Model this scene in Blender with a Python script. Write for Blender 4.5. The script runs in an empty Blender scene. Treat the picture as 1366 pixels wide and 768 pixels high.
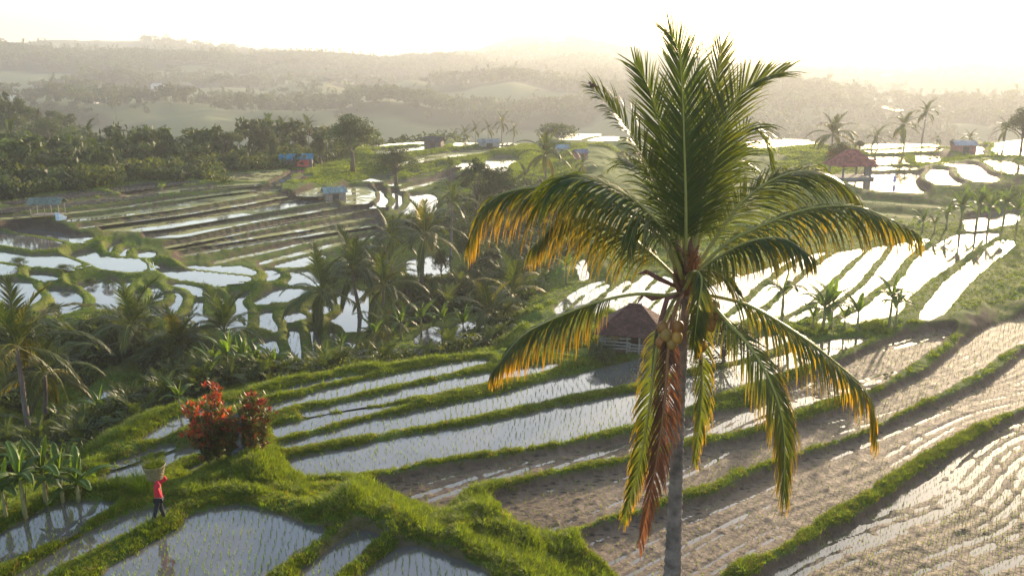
import bpy, math, random
import numpy as np
from mathutils import Vector, Matrix, Euler
random.seed(7)
rng = np.random.default_rng(7)
R = math.radians
C = bpy.context.scene.collection

# ------------------------------------------------------------------ camera, sky, sun, exposure
CAM_H, PITCH, F = 15.0, R(14.2), 1183.0
SUN_EL, SUN_AZ = R(10.0), R(30)          # azimuth clockwise from +Y (camera heading)
sc = bpy.context.scene
cam = bpy.data.objects.new('camera', bpy.data.cameras.new('camera'))
C.objects.link(cam)
cam.location = (0, 0, CAM_H)
cam.rotation_euler = (math.pi/2 - PITCH, 0, 0)
cam.data.sensor_width = 36
cam.data.lens = 36*F/1366
cam.data.clip_start = 0.5
cam.data.clip_end = 9000
sc.camera = cam
world = bpy.data.worlds.new('World')
sc.world = world
world.use_nodes = True
wn = world.node_tree
sky = wn.nodes.new('ShaderNodeTexSky')
sky.sky_type = 'NISHITA'
sky.sun_disc = False
sky.sun_elevation = SUN_EL
sky.sun_rotation = SUN_AZ
sky.altitude = 300
sky.air_density = 1.0
sky.dust_density = 2.2
sky.ozone_density = 1.0
bg = wn.nodes['Background']
wn.links.new(sky.outputs[0], bg.inputs[0])
bg.inputs[1].default_value = 0.145
sun = bpy.data.objects.new('sun', bpy.data.lights.new('sun', 'SUN'))
C.objects.link(sun)
sun.data.energy = 3.7
sun.data.angle = R(1.2)
sun.data.color = (1.0, 0.78, 0.52)
sd = Vector((math.sin(SUN_AZ)*math.cos(SUN_EL), math.cos(SUN_AZ)*math.cos(SUN_EL), math.sin(SUN_EL)))
sun.rotation_euler = sd.to_track_quat('Z', 'Y').to_euler()
sc.view_settings.view_transform = 'Standard'
sc.view_settings.look = 'None'
sc.view_settings.gamma = 1
sc.view_settings.exposure = 1.68
sc.cycles.use_denoising = True
sc.cycles.max_bounces = 6
sc.cycles.diffuse_bounces = 2
sc.cycles.glossy_bounces = 3
sc.cycles.transmission_bounces = 3
sc.cycles.volume_bounces = 0
sc.cycles.transparent_max_bounces = 8
sc.cycles.sample_clamp_indirect = 6

# ------------------------------------------------------------------ projection of the photograph's rays into the place
cP, sP = math.cos(PITCH), math.sin(PITCH)
def ray(px, py):
    x, y = (px-683)/F, (384-py)/F
    return Vector((x, cP + y*sP, -sP + y*cP))
def at(px, py, z):                        # where that ray meets the level z
    d = ray(px, py)
    t = (z-CAM_H)/d.z
    return Vector((d.x*t, d.y*t, z))
def atd(px, py, dist):                    # at a given forward distance (metres along +Y)
    d = ray(px, py)
    t = dist/d.y
    return Vector((d.x*t, dist, CAM_H + d.z*t))

# ------------------------------------------------------------------ helpers
def tag(o, label=None, cat=None, group=None, kind=None):
    if label: o['label'] = label
    if cat: o['category'] = cat
    if group: o['group'] = group
    if kind: o['kind'] = kind
    return o
def empty(name, loc=(0, 0, 0), rz=0):
    o = bpy.data.objects.new(name, None)
    C.objects.link(o)
    o.location = loc
    o.rotation_euler = (0, 0, rz)
    o.empty_display_size = 0.3
    return o
def link_mesh(name, me, parent=None, loc=(0, 0, 0), rot=(0, 0, 0), scale=(1, 1, 1)):
    o = bpy.data.objects.new(name, me)
    C.objects.link(o)
    o.parent = parent
    o.location = loc
    o.rotation_euler = rot
    o.scale = scale
    return o
class MB:
    """collects shapes for ONE mesh"""
    def __init__(s): s.v, s.f, s.c = [], [], []
    def add(s, vs, fs, col=(1, 1, 1)):
        b = len(s.v)
        s.v += [tuple(v) for v in vs]
        s.f += [tuple(b+i for i in f) for f in fs]
        if isinstance(col, list): s.c += col
        else: s.c += [col]*len(vs)
    def box(s, c, size, rot=None, col=(1, 1, 1), taper=1.0):
        hx, hy, hz = size[0]/2, size[1]/2, size[2]/2
        vs = []
        for z in (-1, 1):
            k = taper if z > 0 else 1
            for x, y in ((-1, -1), (1, -1), (1, 1), (-1, 1)):
                v = Vector((x*hx*k, y*hy*k, z*hz))
                if rot is not None: v = rot @ v
                vs.append(v + Vector(c))
        s.add(vs, [(3, 2, 1, 0), (4, 5, 6, 7), (0, 1, 5, 4), (1, 2, 6, 5), (2, 3, 7, 6), (3, 0, 4, 7)], col)
    def tube(s, pts, rad, n=8, col=(1, 1, 1), cap=True):
        pts = [Vector(p) for p in pts]
        if not hasattr(rad, '__len__'): rad = [rad]*len(pts)
        vs, fs = [], []
        ref = None
        for i, p in enumerate(pts):
            t = (pts[min(i+1, len(pts)-1)] - pts[max(i-1, 0)]).normalized()
            if ref is None:
                ref = Vector((1, 0, 0)) if abs(t.x) < 0.9 else Vector((0, 1, 0))
            a = (ref - t*ref.dot(t)).normalized()
            ref = a
            b = t.cross(a)
            for k in range(n):
                an = 2*math.pi*k/n
                vs.append(p + (a*math.cos(an) + b*math.sin(an))*rad[i])
        for i in range(len(pts)-1):
            for k in range(n):
                k2 = (k+1) % n
                fs.append((i*n+k, i*n+k2, (i+1)*n+k2, (i+1)*n+k))
        if cap:
            fs.append(tuple(range(n-1, -1, -1)))
            fs.append(tuple((len(pts)-1)*n+k for k in range(n)))
        s.add(vs, fs, col)
    def ball(s, c, r, n=10, m=7, col=(1, 1, 1), jit=0):
        rx, ry, rz = r if hasattr(r, '__len__') else (r, r, r)
        vs, fs = [], []
        for j in range(m+1):
            th = math.pi*j/m
            for k in range(n):
                ph = 2*math.pi*k/n
                q = 1 + (random.uniform(-jit, jit) if jit else 0)
                vs.append((c[0]+rx*q*math.sin(th)*math.cos(ph), c[1]+ry*q*math.sin(th)*math.sin(ph), c[2]+rz*q*math.cos(th)))
        for j in range(m):
            for k in range(n):
                k2 = (k+1) % n
                fs.append((j*n+k, (j+1)*n+k, (j+1)*n+k2, j*n+k2))
        s.add(vs, fs, col)
    def mesh(s, name, mat, smooth=False):
        me = bpy.data.meshes.new(name)
        me.from_pydata(s.v, [], s.f)
        if mat:
            me.materials.append(mat)
        ca = me.color_attributes.new('tint', 'FLOAT_COLOR', 'POINT')
        a = np.ones((len(s.v), 4), dtype=np.float32)
        a[:, :3] = np.array(s.c, dtype=np.float32).reshape(-1, 3)
        ca.data.foreach_set('color', a.ravel())
        if smooth:
            me.polygons.foreach_set('use_smooth', [True]*len(me.polygons))
        me.update()
        return me
    def build(s, name, mat, parent=None, smooth=False, **k):
        return link_mesh(name, s.mesh(name, mat, smooth), parent, **k)

def grid_mesh(name, P, cols, mat, smooth=True):
    """P: (n, m, 3) array of points; one quad sheet"""
    n, m = P.shape[:2]
    me = bpy.data.meshes.new(name)
    me.vertices.add(n*m)
    me.vertices.foreach_set('co', P.reshape(-1).astype(np.float32))
    i = np.arange(n*m).reshape(n, m)
    q = np.stack([i[:-1, :-1], i[:-1, 1:], i[1:, 1:], i[1:, :-1]], -1).reshape(-1, 4)
    nf = len(q)
    me.loops.add(nf*4)
    me.loops.foreach_set('vertex_index', q.ravel().astype(np.int32))
    me.polygons.add(nf)
    me.polygons.foreach_set('loop_start', np.arange(0, nf*4, 4, dtype=np.int32))
    me.polygons.foreach_set('loop_total', np.full(nf, 4, dtype=np.int32))
    me.polygons.foreach_set('use_smooth', np.ones(nf, dtype=bool))
    for nm, arr in cols.items():
        ca = me.color_attributes.new(nm, 'FLOAT_COLOR', 'POINT')
        a = np.ones((n*m, 4), dtype=np.float32)
        a[:, :arr.shape[-1]] = arr.reshape(n*m, -1)
        ca.data.foreach_set('color', a.ravel())
    me.materials.append(mat)
    me.update()
    me.validate()
    return me

def tri_mesh(name, V, Fc, mat, col=None):
    """V (n,3), Fc (m,k) all faces with k corners"""
    me = bpy.data.meshes.new(name)
    me.vertices.add(len(V))
    me.vertices.foreach_set('co', np.asarray(V, dtype=np.float32).ravel())
    nf, k = Fc.shape
    me.loops.add(nf*k)
    me.loops.foreach_set('vertex_index', Fc.ravel().astype(np.int32))
    me.polygons.add(nf)
    me.polygons.foreach_set('loop_start', np.arange(0, nf*k, k, dtype=np.int32))
    me.polygons.foreach_set('loop_total', np.full(nf, k, dtype=np.int32))
    if col is not None:
        ca = me.color_attributes.new('tint', 'FLOAT_COLOR', 'POINT')
        a = np.ones((len(V), 4), dtype=np.float32)
        a[:, :3] = col
        ca.data.foreach_set('color', a.ravel())
    me.materials.append(mat)
    me.update()
    me.validate()
    return me

def vnoise(x, y, seed=0):                 # smooth value noise 0..1
    xi, yi = np.floor(x).astype(np.int64), np.floor(y).astype(np.int64)
    fx, fy = x-xi, y-yi
    fx, fy = fx*fx*(3-2*fx), fy*fy*(3-2*fy)
    def h(a, b):
        n = (a*374761393 + b*668265263 + seed*974711) & 0x7fffffff
        n = ((n ^ (n >> 13))*1274126177) & 0x7fffffff
        n = ((n ^ (n >> 16))*668265263) & 0x7fffffff
        return (n & 0xffff)/65535.0
    return (h(xi, yi)*(1-fx)*(1-fy) + h(xi+1, yi)*fx*(1-fy) + h(xi, yi+1)*(1-fx)*fy + h(xi+1, yi+1)*fx*fy)
def fbm(x, y, seed=0, o=3):
    v, a, s = 0, 0.5, 0
    for k in range(o):
        v = v + a*vnoise(x*2**k, y*2**k, seed+k)
        s += a
        a *= 0.5
    return v/s
def sstep(x, a, b):
    t = np.clip((x-a)/(b-a), 0, 1)
    return t*t*(3-2*t)

# ------------------------------------------------------------------ materials
def mat_new(name):
    m = bpy.data.materials.new(name)
    m.use_nodes = True
    nt = m.node_tree
    return m, nt, nt.nodes['Principled BSDF'], nt.nodes['Material Output']
def nd(nt, t, **k):
    n = nt.nodes.new(t)
    for a, b in k.items(): setattr(n, a, b)
    return n
def tinted(nt, base, noise_scale=0, lo=0.7, hi=1.3, attr='tint'):
    """colour = base * mesh tint * noise"""
    a = nd(nt, 'ShaderNodeVertexColor', layer_name=attr)
    mx = nd(nt, 'ShaderNodeMix', data_type='RGBA', blend_type='MULTIPLY')
    mx.inputs[0].default_value = 1
    mx.inputs[6].default_value = (*base, 1)
    nt.links.new(a.outputs[0], mx.inputs[7])
    out = mx.outputs[2]
    if noise_scale:
        tc = nd(nt, 'ShaderNodeTexCoord')
        no = nd(nt, 'ShaderNodeTexNoise')
        no.inputs['Scale'].default_value = noise_scale
        no.inputs['Detail'].default_value = 4
        nt.links.new(tc.outputs['Object'], no.inputs['Vector'])
        mr = nd(nt, 'ShaderNodeMapRange')
        mr.inputs[1].default_value, mr.inputs[2].default_value = 0.3, 0.7
        mr.inputs[3].default_value, mr.inputs[4].default_value = lo, hi
        nt.links.new(no.outputs[0], mr.inputs[0])
        m2 = nd(nt, 'ShaderNodeVectorMath', operation='SCALE')
        nt.links.new(out, m2.inputs[0])
        nt.links.new(mr.outputs[0], m2.inputs['Scale'])
        out = m2.outputs[0]
    return out
def mat_leaf(name, base, transl=0.45, rough=0.5, noise=0, rnd=0.25, tcol=None):
    m, nt, p, out = mat_new(name)
    c = tinted(nt, base, noise)
    oi = nd(nt, 'ShaderNodeObjectInfo')
    mr = nd(nt, 'ShaderNodeMapRange')
    mr.inputs[3].default_value, mr.inputs[4].default_value = 1-rnd, 1+rnd
    nt.links.new(oi.outputs['Random'], mr.inputs[0])
    sc_ = nd(nt, 'ShaderNodeVectorMath', operation='SCALE')
    nt.links.new(c, sc_.inputs[0])
    nt.links.new(mr.outputs[0], sc_.inputs['Scale'])
    nt.links.new(sc_.outputs[0], p.inputs['Base Color'])
    p.inputs['Roughness'].default_value = rough
    p.inputs['Specular IOR Level'].default_value = 0.25
    tr = nd(nt, 'ShaderNodeBsdfTranslucent')
    tm = nd(nt, 'ShaderNodeMix', data_type='RGBA', blend_type='MULTIPLY')
    tm.inputs[0].default_value = 1
    tm.inputs[7].default_value = (*(tcol or (1.9, 1.7, 0.7)), 1)
    nt.links.new(sc_.outputs[0], tm.inputs[6])
    nt.links.new(tm.outputs[2], tr.inputs[0])
    mx = nd(nt, 'ShaderNodeMixShader')
    mx.inputs[0].default_value = transl
    nt.links.new(p.outputs[0], mx.inputs[1])
    nt.links.new(tr.outputs[0], mx.inputs[2])
    nt.links.new(mx.outputs[0], out.inputs[0])
    return m
def mat_plain(name, base, rough=0.8, noise=6, lo=0.75, hi=1.25, bump=0.0, bscale=20, spec=0.3, plain=False):
    m, nt, p, out = mat_new(name)
    if plain: p.inputs['Base Color'].default_value = (*base, 1)
    else: nt.links.new(tinted(nt, base, noise, lo, hi), p.inputs['Base Color'])
    p.inputs['Roughness'].default_value = rough
    p.inputs['Specular IOR Level'].default_value = spec
    if bump:
        tc = nd(nt, 'ShaderNodeTexCoord')
        no = nd(nt, 'ShaderNodeTexNoise')
        no.inputs['Scale'].default_value = bscale
        no.inputs['Detail'].default_value = 5
        nt.links.new(tc.outputs['Object'], no.inputs['Vector'])
        b = nd(nt, 'ShaderNodeBump')
        b.inputs['Strength'].default_value = bump
        b.inputs['Distance'].default_value = 0.05
        nt.links.new(no.outputs[0], b.inputs['Height'])
        nt.links.new(b.outputs[0], p.inputs['Normal'])
    return m
def mat_ground():
    m, nt, p, out = mat_new('ground')
    geo = nd(nt, 'ShaderNodeNewGeometry')
    a = nd(nt, 'ShaderNodeVertexColor', layer_name='albedo')
    k = nd(nt, 'ShaderNodeVertexColor', layer_name='surface')   # r = wet mud
    sep = nd(nt, 'ShaderNodeSeparateColor')
    nt.links.new(k.outputs[0], sep.inputs[0])
    no = nd(nt, 'ShaderNodeTexNoise')
    no.inputs['Scale'].default_value = 2.2
    no.inputs['Detail'].default_value = 8
    no.inputs['Roughness'].default_value = 0.75
    nt.links.new(geo.outputs['Position'], no.inputs['Vector'])
    mr = nd(nt, 'ShaderNodeMapRange')
    mr.inputs[1].default_value, mr.inputs[2].default_value = 0.3, 0.7
    mr.inputs[3].default_value, mr.inputs[4].default_value = 0.62, 1.35
    nt.links.new(no.outputs[0], mr.inputs[0])
    s = nd(nt, 'ShaderNodeVectorMath', operation='SCALE')
    nt.links.new(a.outputs[0], s.inputs[0])
    nt.links.new(mr.outputs[0], s.inputs['Scale'])
    vo = nd(nt, 'ShaderNodeTexVoronoi')
    vo.inputs['Scale'].default_value = 3.4
    vo.inputs['Randomness'].default_value = 1
    mpv = nd(nt, 'ShaderNodeMapping')
    mpv.inputs['Rotation'].default_value = (0, 0, -R(36))
    mpv.inputs['Scale'].default_value = (.6, 1.15, 1)
    nt.links.new(geo.outputs['Position'], mpv.inputs[0])
    nt.links.new(mpv.outputs[0], vo.inputs['Vector'])
    vr = nd(nt, 'ShaderNodeMapRange')
    vr.inputs[1].default_value, vr.inputs[2].default_value = 0.12, 0.42
    vr.inputs[3].default_value, vr.inputs[4].default_value = 0.22, 1.15
    nt.links.new(vo.outputs['Distance'], vr.inputs[0])
    vm = nd(nt, 'ShaderNodeMix', data_type='FLOAT')
    vm.inputs[2].default_value = 1
    nt.links.new(sep.outputs[0], vm.inputs[0])
    nt.links.new(vr.outputs[0], vm.inputs[3])
    s3 = nd(nt, 'ShaderNodeVectorMath', operation='SCALE')
    nt.links.new(s.outputs[0], s3.inputs[0])
    nt.links.new(vm.outputs[0], s3.inputs['Scale'])
    nt.links.new(s3.outputs[0], p.inputs['Base Color'])
    r = nd(nt, 'ShaderNodeMapRange')
    r.inputs[3].default_value, r.inputs[4].default_value = 0.95, 0.74
    nt.links.new(sep.outputs[0], r.inputs[0])
    nt.links.new(r.outputs[0], p.inputs['Roughness'])
    sp = nd(nt, 'ShaderNodeMapRange')
    sp.inputs[3].default_value, sp.inputs[4].default_value = 0.1, 0.2
    nt.links.new(sep.outputs[0], sp.inputs[0])
    nt.links.new(sp.outputs[0], p.inputs['Specular IOR Level'])
    n2 = nd(nt, 'ShaderNodeTexNoise')
    n2.inputs['Scale'].default_value = 7
    n2.inputs['Detail'].default_value = 6
    nt.links.new(geo.outputs['Position'], n2.inputs['Vector'])
    b = nd(nt, 'ShaderNodeBump')
    b.inputs['Strength'].default_value = 0.6
    b.inputs['Distance'].default_value = 0.05
    nt.links.new(n2.outputs[0], b.inputs['Height'])
    nt.links.new(b.outputs[0], p.inputs['Normal'])
    return m
def mat_water(name, base, rough=0.06, green=0.0, bump=0.012):
    m, nt, p, out = mat_new(name)
    geo = nd(nt, 'ShaderNodeNewGeometry')
    no = nd(nt, 'ShaderNodeTexNoise')
    no.inputs['Scale'].default_value = 0.5
    no.inputs['Detail'].default_value = 4
    nt.links.new(geo.outputs['Position'], no.inputs['Vector'])
    cr = nd(nt, 'ShaderNodeMapRange')
    cr.inputs[1].default_value, cr.inputs[2].default_value = 0.3, 0.7
    cr.inputs[3].default_value, cr.inputs[4].default_value = 0.8, 1.2
    nt.links.new(no.outputs[0], cr.inputs[0])
    s = nd(nt, 'ShaderNodeVectorMath', operation='SCALE')
    s.inputs[0].default_value = base
    nt.links.new(cr.outputs[0], s.inputs['Scale'])
    nt.links.new(s.outputs[0], p.inputs['Base Color'])
    p.inputs['Roughness'].default_value = rough
    p.inputs['IOR'].default_value = 1.5
    p.inputs['Specular IOR Level'].default_value = 1.0
    n2 = nd(nt, 'ShaderNodeTexNoise')
    n2.inputs['Scale'].default_value = 3.0
    n2.inputs['Detail'].default_value = 3
    nt.links.new(geo.outputs['Position'], n2.inputs['Vector'])
    b = nd(nt, 'ShaderNodeBump')
    b.inputs['Strength'].default_value = 0.5
    b.inputs['Distance'].default_value = bump
    nt.links.new(n2.outputs[0], b.inputs['Height'])
    nt.links.new(b.outputs[0], p.inputs['Normal'])
    if green > 0:                          # young rice standing densely over part of the water
        n3 = nd(nt, 'ShaderNodeTexNoise')
        n3.inputs['Scale'].default_value = 0.35
        n3.inputs['Detail'].default_value = 7
        n3.inputs['Roughness'].default_value = 0.7
        nt.links.new(geo.outputs['Position'], n3.inputs['Vector'])
        mr = nd(nt, 'ShaderNodeMapRange')
        mr.inputs[1].default_value, mr.inputs[2].default_value = 0.62-green*0.4, 0.70-green*0.4
        nt.links.new(n3.outputs[0], mr.inputs[0])
        d = nd(nt, 'ShaderNodeBsdfPrincipled')
        d.inputs['Base Color'].default_value = (0.21, 0.21, 0.05, 1)
        d.inputs['Roughness'].default_value = 0.8
        mx = nd(nt, 'ShaderNodeMixShader')
        nt.links.new(mr.outputs[0], mx.inputs[0])
        nt.links.new(p.outputs[0], mx.inputs[1])
        nt.links.new(d.outputs[0], mx.inputs[2])
        nt.links.new(mx.outputs[0], out.inputs[0])
    return m
M = dict(
    ground=mat_ground(),
    water=mat_water('paddy_water', (0.11, 0.10, 0.095), 0.03, bump=0.005),
    puddle=mat_water('puddle_water', (0.12, 0.09, 0.065), 0.05, bump=0.003),
    rice=mat_water('rice_paddy', (0.17, 0.15, 0.10), green=0.43),
    grass=mat_leaf('grass', (0.098, 0.155, 0.012), 0.5, 0.6, rnd=0.35),
    drygrass=mat_leaf('dry_grass', (0.22, 0.17, 0.06), 0.4, 0.7, rnd=0.3),
    seedling=mat_leaf('seedling', (0.15, 0.24, 0.035), 0.35, 0.5),
    palm=mat_leaf('palm_leaf', (0.058, 0.080, 0.019), 0.42, 0.38, rnd=0.15, tcol=(2.2, 1.9, 0.6)),
    palmfar=mat_leaf('palm_leaf_small', (0.045, 0.072, 0.016), 0.36, 0.45, rnd=0.3, tcol=(2.0, 1.8, 0.6)),
    rachis=mat_plain('rachis', (0.30, 0.27, 0.07), 0.5, 0),
    bark=mat_plain('palm_bark', (0.20, 0.155, 0.14), 0.9, 5, 0.55, 1.35, 0.7, 25),
    wood=mat_plain('tree_wood', (0.14, 0.11, 0.085), 0.9, 4, 0.6, 1.3, 0.5, 15),
    leaf=mat_leaf('tree_leaf', (0.034, 0.055, 0.014), 0.32, 0.6, rnd=0.3),
    banana=mat_leaf('banana_leaf', (0.062, 0.112, 0.022), 0.45, 0.45, rnd=0.3, tcol=(2.2, 2.0, 0.5)),
    stem=mat_plain('banana_stem', (0.20, 0.19, 0.08), 0.6, 8),
    redleaf=mat_leaf('cordyline_leaf', (1, 1, 1), 0.4, 0.4, rnd=0.1, tcol=(1.6, 1.2, 0.9)),
    nut=mat_plain('coconut', (0.33, 0.19, 0.055), 0.5, 6),
    husk=mat_plain('husk', (0.16, 0.09, 0.06), 0.85, 8),
    tile=mat_plain('roof_tile', (0.075, 0.034, 0.030), 0.95, 9, 0.6, 1.4, 0.4, 12),
    plank=mat_plain('grey_plank', (0.22, 0.20, 0.18), 0.85, 9, 0.6, 1.2, 0.3, 20),
    cloth=mat_plain('cloth', (1, 1, 1), 0.8, 5, 0.85, 1.15),
    skin=mat_plain('skin', (0.23, 0.12, 0.07), 0.55, 0, plain=True),
    stone=mat_plain('shrine_stone', (0.16, 0.17, 0.18), 0.9, 12, 0.6, 1.3, 0.5, 20),
    basket=mat_plain('basket_cane', (0.17, 0.14, 0.07), 0.75, 20, 0.6, 1.3),
    metal=mat_plain('sheet_roof', (0.30, 0.34, 0.34), 0.45, 5),
)
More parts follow.
